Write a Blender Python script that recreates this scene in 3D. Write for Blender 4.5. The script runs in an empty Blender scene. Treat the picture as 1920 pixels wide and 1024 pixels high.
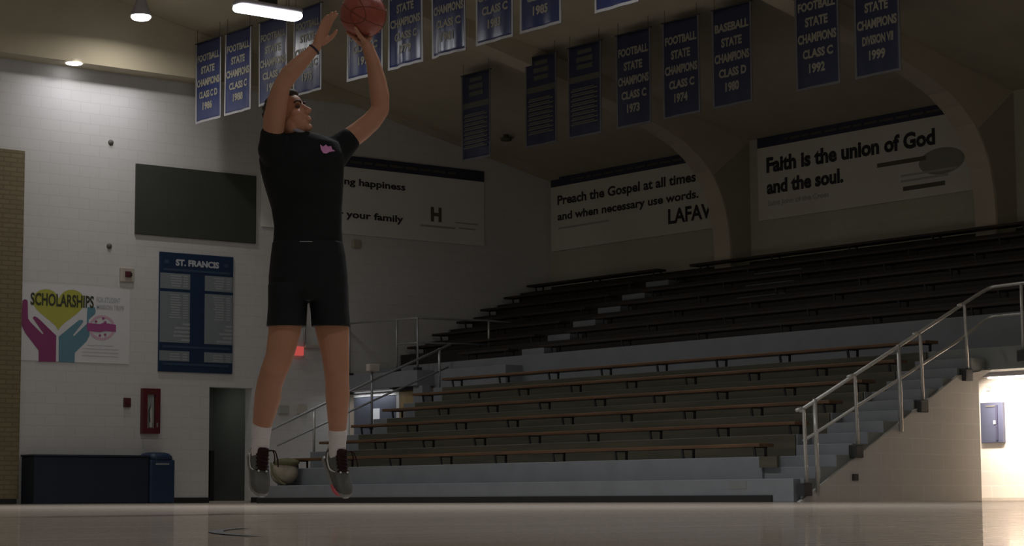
import bpy, bmesh, math, random
from mathutils import Vector, Matrix
from mathutils.bvhtree import BVHTree
random.seed(7)
S = bpy.context.scene
COL = S.collection
PI = math.pi

# ------------------------------------------------------------------ camera, world, exposure
FOC = 3950.52; YAW = 0.674842; PITCH = 0.106243; ROLL = -0.005; CAMZ = 0.07
def cam_axes():
    f = Vector((math.sin(YAW)*math.cos(PITCH), math.cos(YAW)*math.cos(PITCH), math.sin(PITCH)))
    r = Vector((math.cos(YAW), -math.sin(YAW), 0)); u = r.cross(f)
    r2 = r*math.cos(ROLL) + u*math.sin(ROLL); u2 = -r*math.sin(ROLL) + u*math.cos(ROLL)
    return f, r2, u2
CF, CR, CU = cam_axes()
CP = Vector((0, 0, CAMZ))
cd = bpy.data.cameras.new('camera'); cam = bpy.data.objects.new('camera', cd); COL.objects.link(cam)
cd.sensor_width = 36; cd.lens = FOC/1920*36; cd.clip_start = 0.05; cd.clip_end = 200
M = Matrix.Identity(4)
for i in range(3):
    M[i][0] = CR[i]; M[i][1] = CU[i]; M[i][2] = -CF[i]; M[i][3] = CP[i]
cam.matrix_world = M
S.camera = cam
W = bpy.data.worlds.new('world'); S.world = W; W.use_nodes = True
W.node_tree.nodes['Background'].inputs[0].default_value = (1.0, 0.93, 0.82, 1)
W.node_tree.nodes['Background'].inputs[1].default_value = 0.115
S.view_settings.view_transform = 'Standard'; S.view_settings.look = 'None'
S.view_settings.exposure = 0.0; S.view_settings.gamma = 1.0; S.view_settings.use_curve_mapping = False
LP_PENDANT = 36      # each linear pendant over the stands side
LP_ROUND = 42        # round high-bay near the end wall
LP_WASH = 13         # recessed wall washer
LP_PASSAGE = 85      # lamp under the walkway on the right
LP_COURT_FILL = 230        # fill pendants added over the court, outside the view

# ------------------------------------------------------------------ materials
def mat(name, col, rough=0.6, var=0.0, scale=6.0, spec=0.35, metal=0.0, bump=0.0, coat=0.0, stretch=None, emit=None):
    m = bpy.data.materials.new(name); m.use_nodes = True
    nt = m.node_tree; b = nt.nodes['Principled BSDF']
    b.inputs['Base Color'].default_value = (*col, 1); b.inputs['Roughness'].default_value = rough
    b.inputs['Specular IOR Level'].default_value = spec; b.inputs['Metallic'].default_value = metal
    b.inputs['Coat Weight'].default_value = coat
    if emit:
        b.inputs['Emission Color'].default_value = (*emit[0], 1); b.inputs['Emission Strength'].default_value = emit[1]
    if var or bump:
        tc = nt.nodes.new('ShaderNodeTexCoord'); mp = nt.nodes.new('ShaderNodeMapping')
        nt.links.new(tc.outputs['Object'], mp.inputs[0])
        if stretch: mp.inputs['Scale'].default_value = stretch
        n = nt.nodes.new('ShaderNodeTexNoise'); n.inputs['Scale'].default_value = scale; n.inputs['Detail'].default_value = 5
        nt.links.new(mp.outputs[0], n.inputs['Vector'])
        if var:
            r = nt.nodes.new('ShaderNodeValToRGB')
            r.color_ramp.elements[0].position = 0.3; r.color_ramp.elements[1].position = 0.7
            r.color_ramp.elements[0].color = (*[max(0, c*(1-var)) for c in col], 1)
            r.color_ramp.elements[1].color = (*[min(1, c*(1+var)) for c in col], 1)
            nt.links.new(n.outputs['Fac'], r.inputs[0]); nt.links.new(r.outputs[0], b.inputs['Base Color'])
        if bump:
            bp = nt.nodes.new('ShaderNodeBump'); bp.inputs['Strength'].default_value = bump; bp.inputs['Distance'].default_value = 0.02
            nt.links.new(n.outputs['Fac'], bp.inputs['Height']); nt.links.new(bp.outputs[0], b.inputs['Normal'])
    return m

def block_mat(name, c1, c2, mortar, bw, bh, axis, msize=0.006, rough=0.7, spec=0.25, bump=0.3, bias=0.0):
    m = bpy.data.materials.new(name); m.use_nodes = True
    nt = m.node_tree; b = nt.nodes['Principled BSDF']
    b.inputs['Roughness'].default_value = rough; b.inputs['Specular IOR Level'].default_value = spec
    g = nt.nodes.new('ShaderNodeTexCoord'); sp = nt.nodes.new('ShaderNodeSeparateXYZ'); cb = nt.nodes.new('ShaderNodeCombineXYZ')
    nt.links.new(g.outputs['Object'], sp.inputs[0])
    nt.links.new(sp.outputs[axis], cb.inputs[0]); nt.links.new(sp.outputs['Z'], cb.inputs[1])
    br = nt.nodes.new('ShaderNodeTexBrick')
    br.inputs['Color1'].default_value = (*c1, 1); br.inputs['Color2'].default_value = (*c2, 1); br.inputs['Mortar'].default_value = (*mortar, 1)
    br.inputs['Scale'].default_value = 1; br.inputs['Mortar Size'].default_value = msize; br.inputs['Bias'].default_value = bias
    br.inputs['Brick Width'].default_value = bw; br.inputs['Row Height'].default_value = bh
    nt.links.new(cb.outputs[0], br.inputs['Vector']); nt.links.new(br.outputs['Color'], b.inputs['Base Color'])
    bp = nt.nodes.new('ShaderNodeBump'); bp.inputs['Strength'].default_value = bump; bp.inputs['Distance'].default_value = 0.004
    bp.invert = True
    nt.links.new(br.outputs['Fac'], bp.inputs['Height']); nt.links.new(bp.outputs[0], b.inputs['Normal'])
    return m

def floor_mat():
    m = bpy.data.materials.new('maple_floor'); m.use_nodes = True
    nt = m.node_tree; b = nt.nodes['Principled BSDF']
    g = nt.nodes.new('ShaderNodeTexCoord')
    br = nt.nodes.new('ShaderNodeTexBrick')
    br.inputs['Color1'].default_value = (0.47, 0.405, 0.335, 1); br.inputs['Color2'].default_value = (0.39, 0.33, 0.265, 1)
    br.inputs['Mortar'].default_value = (0.10, 0.07, 0.045, 1); br.inputs['Scale'].default_value = 1
    br.inputs['Mortar Size'].default_value = 0.001; br.inputs['Brick Width'].default_value = 1.1; br.inputs['Row Height'].default_value = 0.057
    nt.links.new(g.outputs['Object'], br.inputs['Vector'])
    n = nt.nodes.new('ShaderNodeTexNoise'); n.inputs['Scale'].default_value = 2.5; n.inputs['Detail'].default_value = 3
    nt.links.new(g.outputs['Object'], n.inputs['Vector'])
    mr = nt.nodes.new('ShaderNodeMapRange'); mr.inputs['To Min'].default_value = 0.04; mr.inputs['To Max'].default_value = 0.08
    nt.links.new(n.outputs['Fac'], mr.inputs['Value'])
    # worn clear finish: a diffuse veil from the scuffed varnish under a sharp gloss
    df = nt.nodes.new('ShaderNodeBsdfDiffuse'); gl = nt.nodes.new('ShaderNodeBsdfGlossy'); mx = nt.nodes.new('ShaderNodeMixShader')
    nt.links.new(br.outputs['Color'], df.inputs['Color']); nt.links.new(mr.outputs[0], gl.inputs['Roughness'])
    gl.inputs['Color'].default_value = (0.95, 0.92, 0.88, 1)
    mx.inputs[0].default_value = 0.55
    nt.links.new(df.outputs[0], mx.inputs[1]); nt.links.new(gl.outputs[0], mx.inputs[2])
    nt.links.new(mx.outputs[0], nt.nodes['Material Output'].inputs['Surface']); nt.nodes.remove(b)
    return m

def brick_ball():  # basketball leather
    return mat('ball_leather', (0.27, 0.06, 0.037), 0.5, 0.12, 60, 0.4, bump=0.15)

MT = {}
MT['wall_white'] = block_mat('painted_block', (0.56, 0.545, 0.525), (0.545, 0.53, 0.51), (0.50, 0.485, 0.465), 0.4, 0.2, 'X')
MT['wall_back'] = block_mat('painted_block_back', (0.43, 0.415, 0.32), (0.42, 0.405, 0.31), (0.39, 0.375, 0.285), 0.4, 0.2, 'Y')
MT['wall_cream'] = block_mat('cream_block', (0.47, 0.45, 0.42), (0.46, 0.44, 0.41), (0.51, 0.49, 0.46), 0.4, 0.2, 'X', 0.008)
MT['wall_cream_y'] = block_mat('cream_block_under', (0.66, 0.60, 0.52), (0.645, 0.585, 0.505), (0.72, 0.66, 0.58), 0.4, 0.2, 'Y', 0.008)
MT['brick_tan'] = block_mat('tan_brick', (0.205, 0.165, 0.093), (0.18, 0.14, 0.078), (0.145, 0.115, 0.068), 0.26, 0.085, 'X', 0.012, bias=-0.2)
MT['ceiling'] = mat('ceiling_boards', (0.44, 0.385, 0.28), 0.8, 0.06, 1.2, 0.15)
MT['rib'] = mat('rib_paint', (0.46, 0.40, 0.30), 0.7, 0.04, 2, 0.2)
MT['dull_olive'] = mat('dull_olive_mat', (0.34, 0.31, 0.235), 0.75, 0.04, 2, 0.2)
MT['concrete'] = mat('grey_painted_concrete', (0.205, 0.218, 0.232), 0.6, 0.06, 3, 0.3)
MT['concrete_dk'] = mat('stair_side_paint', (0.20, 0.215, 0.208), 0.6, 0.06, 3, 0.3)
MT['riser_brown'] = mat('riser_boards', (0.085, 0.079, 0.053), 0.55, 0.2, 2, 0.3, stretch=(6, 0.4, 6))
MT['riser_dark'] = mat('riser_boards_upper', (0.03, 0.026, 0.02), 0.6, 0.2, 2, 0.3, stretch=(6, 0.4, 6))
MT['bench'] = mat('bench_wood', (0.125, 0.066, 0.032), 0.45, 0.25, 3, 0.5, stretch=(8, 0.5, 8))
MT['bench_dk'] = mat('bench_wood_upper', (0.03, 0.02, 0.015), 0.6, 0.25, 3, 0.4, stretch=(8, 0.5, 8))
MT['iron'] = mat('dark_iron', (0.03, 0.03, 0.032), 0.5, 0.1, 10, 0.4)
MT['rail'] = mat('galvanized_rail', (0.50, 0.49, 0.46), 0.38, 0.08, 20, 0.5, metal=0.55)
MT['rail_dk'] = mat('grey_rail', (0.30, 0.31, 0.32), 0.4, 0.08, 20, 0.5, metal=0.4)
MT['black'] = mat('black_rubber', (0.018, 0.018, 0.018), 0.6, 0.1, 10, 0.3)
MT['dark_panel'] = mat('dark_panel', (0.048, 0.051, 0.042), 0.75, 0.06, 2, 0.2)
MT['dark_door'] = mat('corridor_paint', (0.10, 0.105, 0.095), 0.8, 0.05, 2, 0.2)
MT['navy'] = mat('navy_plastic', (0.014, 0.021, 0.034), 0.5, 0.08, 4, 0.35)
MT['navy2'] = mat('navy_bin', (0.016, 0.034, 0.075), 0.45, 0.06, 4, 0.4)
MT['blue_door'] = mat('blue_grey_door', (0.13, 0.145, 0.19), 0.5, 0.05, 3, 0.35)
MT['panel_navy'] = mat('panel_navy', (0.05, 0.055, 0.085), 0.5, 0.05, 3, 0.35)
MT['white'] = mat('white_paint', (0.62, 0.615, 0.62), 0.5, 0.02, 4, 0.3)
MT['tan_wood'] = mat('tan_wood', (0.30, 0.22, 0.10), 0.5, 0.15, 3, 0.3, stretch=(4, 4, 0.5))
MT['red'] = mat('red_enamel', (0.10, 0.014, 0.017), 0.4, 0.06, 6, 0.4)
MT['red_dk'] = mat('dark_red_plastic', (0.085, 0.018, 0.022), 0.45, 0.06, 6, 0.4)
MT['glass_grey'] = mat('cabinet_glass', (0.33, 0.35, 0.32), 0.15, 0.06, 6, 0.6)
MT['beige'] = mat('beige_plastic', (0.42, 0.38, 0.32), 0.55, 0.05, 6, 0.3)
MT['vinyl_white'] = mat('white_vinyl', (0.66, 0.65, 0.60), 0.45, 0.02, 2, 0.35)
MT['vinyl_cream'] = mat('cream_vinyl', (0.58, 0.56, 0.47), 0.5, 0.02, 2, 0.3)
MT['strip_navy'] = mat('navy_print', (0.035, 0.035, 0.06), 0.5, 0.05, 2, 0.3)
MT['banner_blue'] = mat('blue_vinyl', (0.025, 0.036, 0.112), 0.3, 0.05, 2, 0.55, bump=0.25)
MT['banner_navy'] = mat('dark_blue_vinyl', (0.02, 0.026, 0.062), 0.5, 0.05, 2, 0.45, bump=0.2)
MT['banner_edge'] = mat('banner_border', (0.36, 0.35, 0.35), 0.45, 0.03, 4, 0.35)
MT['banner_edge_dk'] = mat('banner_border_grey', (0.14, 0.135, 0.14), 0.5, 0.03, 4, 0.3)
MT['letter_cream'] = mat('cream_print', (0.27, 0.255, 0.20), 0.5, 0.03, 6, 0.3)
MT['letter_dim'] = mat('faint_print', (0.10, 0.096, 0.075), 0.5, 0.03, 6, 0.3)
MT['letter_grey'] = mat('grey_print', (0.42, 0.43, 0.45), 0.5, 0.03, 6, 0.3)
MT['letter_faint'] = mat('small_faint_print', (0.14, 0.135, 0.115), 0.6, 0.03, 6, 0.2)
MT['print_black'] = mat('black_print', (0.028, 0.026, 0.03), 0.5, 0.03, 6, 0.3)
MT['print_mid'] = mat('mid_grey_print', (0.24, 0.23, 0.19), 0.5, 0.03, 6, 0.3)
MT['print_soft'] = mat('soft_grey_print', (0.36, 0.35, 0.31), 0.5, 0.03, 6, 0.3)
MT['print_olive'] = mat('olive_print', (0.10, 0.09, 0.065), 0.5, 0.03, 6, 0.3)
MT['poster_blue'] = mat('board_blue', (0.014, 0.031, 0.07), 0.45, 0.05, 4, 0.35)
MT['poster_grey'] = mat('board_grey', (0.19, 0.21, 0.22), 0.5, 0.03, 4, 0.3)
MT['poster_lite'] = mat('board_light', (0.29, 0.305, 0.315), 0.5, 0.03, 4, 0.3)
MT['heart'] = mat('yellow_print', (0.40, 0.385, 0.07), 0.5, 0.03, 4, 0.3)
MT['magenta'] = mat('magenta_print', (0.24, 0.05, 0.14), 0.5, 0.03, 4, 0.3)
MT['teal'] = mat('teal_print', (0.115, 0.235, 0.29), 0.5, 0.03, 4, 0.3)
MT['pink'] = mat('pink_print', (0.58, 0.36, 0.45), 0.5, 0.03, 4, 0.3)
MT['skin'] = mat('skin', (0.41, 0.195, 0.112), 0.55, 0.07, 9, 0.35)
MT['hair'] = mat('dark_hair', (0.03, 0.02, 0.015), 0.55, 0.3, 60, 0.3, bump=0.5)
MT['shirt'] = mat('black_jersey', (0.0105, 0.011, 0.0115), 0.8, 0.15, 9, 0.15, bump=0.25)
MT['shorts'] = mat('black_shorts', (0.009, 0.0095, 0.0105), 0.75, 0.15, 9, 0.2, bump=0.25)
MT['collar'] = mat('collar_grey', (0.26, 0.245, 0.26), 0.7, 0.05, 9, 0.2)
MT['sock'] = mat('white_sock', (0.62, 0.56, 0.54), 0.85, 0.04, 40, 0.1, bump=0.2, stretch=(1, 1, 6))
MT['shoe'] = mat('grey_shoe', (0.085, 0.085, 0.078), 0.5, 0.12, 14, 0.4)
MT['sole'] = mat('shoe_sole_grey', (0.21, 0.20, 0.19), 0.5, 0.05, 10, 0.4)
MT['sole_red'] = mat('shoe_sole_red', (0.50, 0.09, 0.10), 0.5, 0.05, 10, 0.4)
MT['lace'] = mat('maroon_lace', (0.022, 0.006, 0.007), 0.7, 0.1, 20, 0.2)
MT['swoosh'] = mat('pale_mark', (0.62, 0.60, 0.55), 0.4, 0.03, 10, 0.4)
MT['logo_pink'] = mat('pink_mark', (0.62, 0.25, 0.48), 0.6, 0.1, 30, 0.2)
MT['band'] = mat('dark_band', (0.03, 0.02, 0.04), 0.6, 0.05, 20, 0.3)
MT['eye'] = mat('eye_dark', (0.05, 0.035, 0.03), 0.3, 0.05, 20, 0.5)
MT['seam'] = mat('ball_seam', (0.15, 0.038, 0.024), 0.6, 0.05, 20, 0.3)
MT['ball'] = brick_ball()
MT['olive'] = mat('olive_canvas', (0.115, 0.11, 0.055), 0.8, 0.2, 8, 0.2, bump=0.3)
MT['khaki'] = mat('khaki_canvas', (0.27, 0.24, 0.18), 0.8, 0.15, 8, 0.2, bump=0.3)
MT['lamp_shell'] = mat('lamp_housing', (0.42, 0.40, 0.44), 0.45, 0.03, 6, 0.4)
MT['lens'] = mat('lamp_lens', (0.9, 0.9, 0.9), 0.4, emit=((0.96, 0.97, 1.0), 7))
MT['lens_warm'] = mat('lamp_lens_warm', (0.9, 0.9, 0.9), 0.4, emit=((1.0, 0.9, 0.76), 7))
MT['exit_red'] = mat('exit_lens', (0.4, 0.03, 0.03), 0.4, emit=((1.0, 0.15, 0.13), 0.42))
MT['pane'] = mat('lit_pane', (0.7, 0.7, 0.7), 0.3, emit=((0.85, 0.9, 1.0), 0.20))
MT['line_paint'] = mat('court_line', (0.05, 0.05, 0.06), 0.3, 0.05, 6, 0.5)
MT['floor'] = floor_mat()
MT['chrome'] = mat('polished_steel', (0.75, 0.75, 0.75), 0.12, 0.03, 10, 0.5, metal=0.9)

# ------------------------------------------------------------------ mesh helpers
class MB:
    def __init__(self): self.v = []; self.f = []; self.sm = []
    def add(self, vs, fs, smooth=False):
        o = len(self.v); self.v += [tuple(v) for v in vs]
        self.f += [tuple(i+o for i in f) for f in fs]; self.sm += [smooth]*len(fs); return self
    def box(self, x0, x1, y0, y1, z0, z1):
        vs = [(x, y, z) for x in (x0, x1) for y in (y0, y1) for z in (z0, z1)]
        return self.add(vs, [(0,1,3,2),(4,6,7,5),(0,4,5,1),(2,3,7,6),(0,2,6,4),(1,5,7,3)])
    def prism(self, poly, ex, ey, ez, org, d):
        """polygon of (a,b) in the plane org+a*ex+b*ey, extruded by d along ez"""
        org = Vector(org); ex = Vector(ex); ey = Vector(ey); ez = Vector(ez); n = len(poly)
        area = sum(poly[i][0]*poly[(i+1) % n][1]-poly[(i+1) % n][0]*poly[i][1] for i in range(n))
        p = poly if area > 0 else poly[::-1]
        lo = [org+ex*a+ey*b for a, b in p]; hi = [q+ez*d for q in lo]
        fs = [tuple(range(n))[::-1], tuple(range(n, 2*n))]
        fs += [(i, (i+1) % n, n+(i+1) % n, n+i) for i in range(n)]
        if ex.cross(ey).dot(ez)*d < 0: fs = [f[::-1] for f in fs]
        return self.add(lo+hi, fs)
    def tube(self, pts, r, n=10, caps=True):
        pts = [Vector(p) for p in pts]; k = len(pts)
        rs = r if isinstance(r, (list, tuple)) else [r]*k
        vs = []; up = None
        for i, p in enumerate(pts):
            t = (pts[min(i+1, k-1)]-pts[max(i-1, 0)]).normalized()
            if up is None:
                up = Vector((0, 0, 1)) if abs(t.z) < 0.9 else Vector((1, 0, 0))
            a = (up-t*up.dot(t)).normalized(); b = t.cross(a); up = a
            vs += [p+(a*math.cos(2*PI*j/n)+b*math.sin(2*PI*j/n))*rs[i] for j in range(n)]
        fs = [(i*n+j, i*n+(j+1) % n, (i+1)*n+(j+1) % n, (i+1)*n+j) for i in range(k-1) for j in range(n)]
        if caps: fs += [tuple(range(n))[::-1], tuple(range((k-1)*n, k*n))]
        return self.add(vs, fs, True)
    def ellipsoid(self, c, ax, n=20, m=12):
        """ax: three half-axis vectors"""
        c = Vector(c); A, B, C_ = [Vector(a) for a in ax]; vs = [c+C_]
        for i in range(1, m):
            t = PI*i/m
            for j in range(n):
                p = 2*PI*j/n
                vs.append(c+C_*math.cos(t)+(A*math.cos(p)+B*math.sin(p))*math.sin(t))
        vs.append(c-C_); L = len(vs)-1
        fs = [(0, 1+j, 1+(j+1) % n) for j in range(n)]
        for i in range(m-2):
            for j in range(n):
                a = 1+i*n+j; b = 1+i*n+(j+1) % n
                fs.append((a, a+n, b+n, b))
        fs += [(L, 1+(m-2)*n+(j+1) % n, 1+(m-2)*n+j) for j in range(n)]
        if A.cross(B).dot(C_) < 0: fs = [f[::-1] for f in fs]
        return self.add(vs, fs, True)
    def sphere(self, c, r, n=14, m=10):
        return self.ellipsoid(c, ((r, 0, 0), (0, r, 0), (0, 0, r)), n, m)
    def limb(self, pts, rs, n=16):
        """overlapping tapered tube and joint spheres, for remeshing into one skin"""
        self.tube(pts, rs, n)
        for p, r in zip(pts, rs): self.sphere(p, r*0.995, n, 10)
        return self
    def loft(self, rings, n=28, power=2.3):
        """rings: (centre, half-axis a, half-axis b)"""
        vs = []
        for c, a, b in rings:
            c = Vector(c); a = Vector(a); b = Vector(b)
            for j in range(n):
                th = 2*PI*j/n; cc = math.cos(th); ss = math.sin(th)
                vs.append(c+a*math.copysign(abs(cc)**(2/power), cc)+b*math.copysign(abs(ss)**(2/power), ss))
        k = len(rings)
        fs = [(i*n+j, i*n+(j+1) % n, (i+1)*n+(j+1) % n, (i+1)*n+j) for i in range(k-1) for j in range(n)]
        fs += [tuple(range(n))[::-1], tuple(range((k-1)*n, k*n))]
        return self.add(vs, fs, True)
    def lathe(self, prof, c, n=24):
        """profile of (radius, z) about a vertical axis through c"""
        c = Vector(c); vs = []
        for r, z in prof: vs += [c+Vector((r*math.cos(2*PI*j/n), r*math.sin(2*PI*j/n), z)) for j in range(n)]
        k = len(prof)
        fs = [(i*n+j, i*n+(j+1) % n, (i+1)*n+(j+1) % n, (i+1)*n+j) for i in range(k-1) for j in range(n)]
        fs += [tuple(range(n))[::-1], tuple(range((k-1)*n, k*n))]
        return self.add(vs, fs, True)
    def build(self, name, m, parent=None, bevel=0.0, fix=True):
        me = bpy.data.meshes.new(name); me.from_pydata(self.v, [], self.f); me.update()
        me.polygons.foreach_set('use_smooth', self.sm)
        if fix:
            bm = bmesh.new(); bm.from_mesh(me); bmesh.ops.recalc_face_normals(bm, faces=bm.faces); bm.to_mesh(me); bm.free()
        me.materials.append(MT[m] if isinstance(m, str) else m)
        o = bpy.data.objects.new(name, me); COL.objects.link(o)
        if bevel:
            bv = o.modifiers.new('bevel', 'BEVEL'); bv.width = bevel; bv.segments = 2; bv.limit_method = 'ANGLE'
        if parent:
            o.parent = parent; o.matrix_parent_inverse = parent.matrix_world.inverted()
        return o

def tag(o, label=None, cat=None, group=None, kind=None):
    if label: o['label'] = label
    if cat: o['category'] = cat
    if group: o['group'] = group
    if kind: o['kind'] = kind
    return o
def thing(name, loc, label, cat, group=None):
    o = bpy.data.objects.new(name, None); COL.objects.link(o); o.location = loc
    o.empty_display_size = 0.1
    o.matrix_world = Matrix.Translation(loc)
    return tag(o, label, cat, group)
def struct(mb, name, m, bevel=0): return tag(mb.build(name, m, None, bevel), kind='structure')

_dg = None
def text_geo(s, bold=0.02, squeeze=None):
    """outline of a text line as (verts2d, faces, width, height) in its own units"""
    cu = bpy.data.curves.new('t', 'FONT'); cu.body = s; cu.size = 1; cu.offset = bold; cu.resolution_u = 3; cu.fill_mode = 'FRONT'
    ob = bpy.data.objects.new('t', cu); COL.objects.link(ob)
    dg = bpy.context.evaluated_depsgraph_get(); dg.update()
    me = bpy.data.meshes.new_from_object(ob.evaluated_get(dg))
    vs = [(v.co.x, v.co.y) for v in me.vertices]; fs = [tuple(p.vertices) for p in me.polygons]
    bpy.data.objects.remove(ob); bpy.data.curves.remove(cu); bpy.data.meshes.remove(me)
    return vs, fs
def put_text(mb, s, org, ex, ey, x0, x1, y0, y1, lift, bold=0.02, cap=0.72, base=0.0):
    """fit text into x0..x1 horizontally; cap height spans y0..y1"""
    vs, fs = text_geo(s, bold)
    if not vs: return
    a0 = min(v[0] for v in vs); a1 = max(v[0] for v in vs)
    ex = Vector(ex); ey = Vector(ey); nz = ex.cross(ey); org = Vector(org)
    sx = (x1-x0)/(a1-a0); sy = (y1-y0)/cap
    mb.add([org+ex*(x0+(v[0]-a0)*sx)+ey*(y0+v[1]*sy)+nz*lift for v in vs], fs)
def put_rect(mb, org, ex, ey, x0, x1, y0, y1, lift):
    ex = Vector(ex); ey = Vector(ey); nz = ex.cross(ey); org = Vector(org)
    mb.add([org+ex*a+ey*b+nz*lift for a, b in ((x0, y0), (x1, y0), (x1, y1), (x0, y1))], [(0, 1, 2, 3)])
def put_poly(mb, pts, org, ex, ey, lift):
    ex = Vector(ex); ey = Vector(ey); nz = ex.cross(ey); org = Vector(org)
    mb.add([org+ex*a+ey*b+nz*lift for a, b in pts], [tuple(range(len(pts)))])
EXW = (1, 0, 0); EZ = (0, 0, 1); EYN = (0, -1, 0)     # end wall reads along +X; things facing the court read along -Y

# ------------------------------------------------------------------ the hall
XB = 29.06; YW = 35.0
def ceil_z(x): return 6.99+0.2125*(29.06-x) if x > 6 else 6.99+0.2125*23.06-0.2125*(6-x)
struct(MB().box(-17, XB+0.3, -9, YW+3, -0.2, 0), 'floor', 'floor')
# end wall with an open doorway
DX0, DX1, DZ = 20.6, 21.55, 2.2
w = MB()
w.prism([(-5, 0), (DX0, 0), (DX0, DZ), (DX1, DZ), (DX1, 0), (XB, 0), (XB, 7.05), (6, 11.95), (-5, 11.95)], (1,0,0), (0,0,1), (0,1,0), (0,YW,0), 0.25)
struct(w, 'wall_end', 'wall_white')
struct(MB().box(XB, XB+0.25, 4, YW+0.25, 0, 7.2), 'wall_back', 'wall_back')
c = MB()
c.prism([(XB+0.25, ceil_z(XB+0.25)), (10, ceil_z(10)), (10, ceil_z(10)+0.2), (XB+0.25, ceil_z(XB+0.25)+0.2)], (1,0,0), (0,0,1), (0,1,0), (0,9,0), 26.25)
struct(c, 'ceiling', 'ceiling')
# gable bulkhead above the level joint
g = MB()
g.prism([(-5, 8.02), (24.0, 8.02), (24.0, 8.06), (6, ceil_z(6.001)), (-5, ceil_z(6.001))], (1,0,0), (0,0,1), (0,1,0), (0,34.5,0), 0.5)
struct(g, 'trim_gable', 'ceiling')
# tan brick panel at the left of the end wall
struct(MB().box(9, 16.66, 34.9, YW, 0.09, 6.35), 'wall_brick', 'brick_tan')
struct(MB().box(9, 16.62, 34.88, YW-0.001, 0, 0.09), 'baseboard_left', 'black')
struct(MB().box(19.6, DX0, 34.97, YW+0.02, 0, 0.1), 'baseboard_middle', 'black')
struct(MB().box(DX1, 24.2, 34.97, YW+0.02, 0, 0.1), 'baseboard_right', 'black')
# dark corridor behind the doorway
k = MB()
k.box(DX0-0.6, DX0-0.5, YW+0.25, YW+2.6, 0, 2.6); k.box(DX1+0.6, DX1+0.7, YW+0.25, YW+2.6, 0, 2.6)
k.box(DX0-0.6, DX1+0.7, YW+2.5, YW+2.6, 0, 2.6); k.box(DX0-0.6, DX1+0.7, YW+0.25, YW+2.6, 2.5, 2.6)
struct(k, 'wall_corridor', 'dark_door')
struct(MB().box(DX0, DX1, YW+0.02, YW+0.2, 0, 0.035), 'trim_threshold', 'beige')

# curved ribs under the roof
PROF = [(20.0, 8.62), (23.03, 7.93), (25.16, 7.45), (26.2, 7.19), (26.94, 6.95), (27.35, 6.78), (27.7, 6.56), (28.0, 6.3), (28.22, 5.98), (28.38, 5.6), (28.47, 5.2), (28.5, 4.8), (28.5, 4.43)]
def rib(name, y, lab):
    pts = [(10, ceil_z(10)-0.34), (14, ceil_z(14)-0.3)]+PROF
    back = [(XB, 4.43), (XB, ceil_z(XB)), (10, ceil_z(10))]
    root = thing(name, (28.75, y, 4.43), lab, 'beam', 'curved roof ribs')
    MB().prism(pts+back, (1,0,0), (0,0,1), (0,1,0), (0, y-0.22, 0), 0.44).build('arch', 'rib', root)
    # thin darker web with a slanted head on the near face
    MB().prism([(28.53, 4.43), (XB, 4.43), (XB, 6.95), (28.1, 6.22), (28.26, 5.95), (28.42, 5.6), (28.51, 5.2), (28.53, 4.8)], (1,0,0), (0,0,1), (0,-1,0), (0, y-0.22, 0), 0.012).build('side_slab', 'dull_olive', root)
    return root
rib('roof_rib', 29.1, 'curved pale roof rib that cuts across the right end of the gospel banner')
rib('roof_rib', 22.72, 'curved pale roof rib right of the faith banner')
r_ = thing('roof_rib', (24, 34.5, ceil_z(24)), 'straight roof rib along the top of the end wall', 'beam', 'curved roof ribs')
MB().prism([(10, ceil_z(10)-0.07), (XB, ceil_z(XB)-0.07), (XB, ceil_z(XB)), (10, ceil_z(10))], (1,0,0), (0,0,1), (0,1,0), (0,34.62,0), 0.38).build('arch', 'ceiling', r_)

# ------------------------------------------------------------------ lamps
def area(name, loc, sx, sy, power, col=(1,1,1), rot=(0,0,0), parent=None, spread=180):
    l = bpy.data.lights.new(name, 'AREA'); l.shape = 'RECTANGLE'; l.size = sx; l.size_y = sy; l.energy = power; l.color = col
    l.spread = math.radians(spread)
    o = bpy.data.objects.new(name, l); COL.objects.link(o); o.location = loc; o.rotation_euler = rot
    if parent: o.parent = parent; o.matrix_parent_inverse = parent.matrix_world.inverted()
    return o
def pendant(x, y, z, lab, power, lens='lens', col=(0.95, 0.96, 1.0), spread=165):
    t = thing('pendant_light', (x, y, z), lab, 'ceiling light', 'linear pendant lights')
    L = 0.60
    def cap(h, w, z0):
        return [(Vector((x+s*L*k, y, z0)), Vector((0, w*q, 0)), Vector((0, 0, h*q))) for s, k, q in ((-1,1.0,0.45),(-1,0.97,0.78),(-1,0.9,1),(1,0.9,1),(1,0.97,0.78),(1,1.0,0.45))]
    MB().loft(cap(0.055, 0.185, z+0.06), 20, 2.6).build('housing', 'lamp_shell', t)
    MB().loft(cap(0.075, 0.17, z-0.012), 20, 2.4).build('lens', lens, t)
    zc = ceil_z(x)
    MB().box(x-0.12, x+0.12, y-0.1, y+0.1, z+0.11, z+0.24).build('junction_box', 'iron', t)
    for s in (-0.4, 0.4): MB().tube([(x+s, y, z+0.1), (x+s, y, zc)], 0.006, 6).build('hanger', 'iron', t)
    area('lamp_light', (x, y, z-0.1), 1.1, 0.3, power, col, parent=t, spread=spread)
    return t
pendant(17.86, 28.62, 7.93, 'long lit pendant light behind the raised left hand of the player', LP_PENDANT)
pendant(17.86, 21.9, 7.93, 'long pendant light above the court out of the picture', LP_PENDANT)
pendant(4.0, 3.0, 8.9, 'added unseen pendant light over the court above the camera', LP_COURT_FILL*0.30, spread=120)  # from here on, unseen pendants added as fill for floor, ceiling and player
pendant(10.5, 10.5, 8.9, 'added unseen pendant light over the near end of the court', LP_COURT_FILL, spread=120)
pendant(10.5, 17.5, 8.9, 'added unseen pendant light over the middle of the court', LP_COURT_FILL, spread=120)
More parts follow.
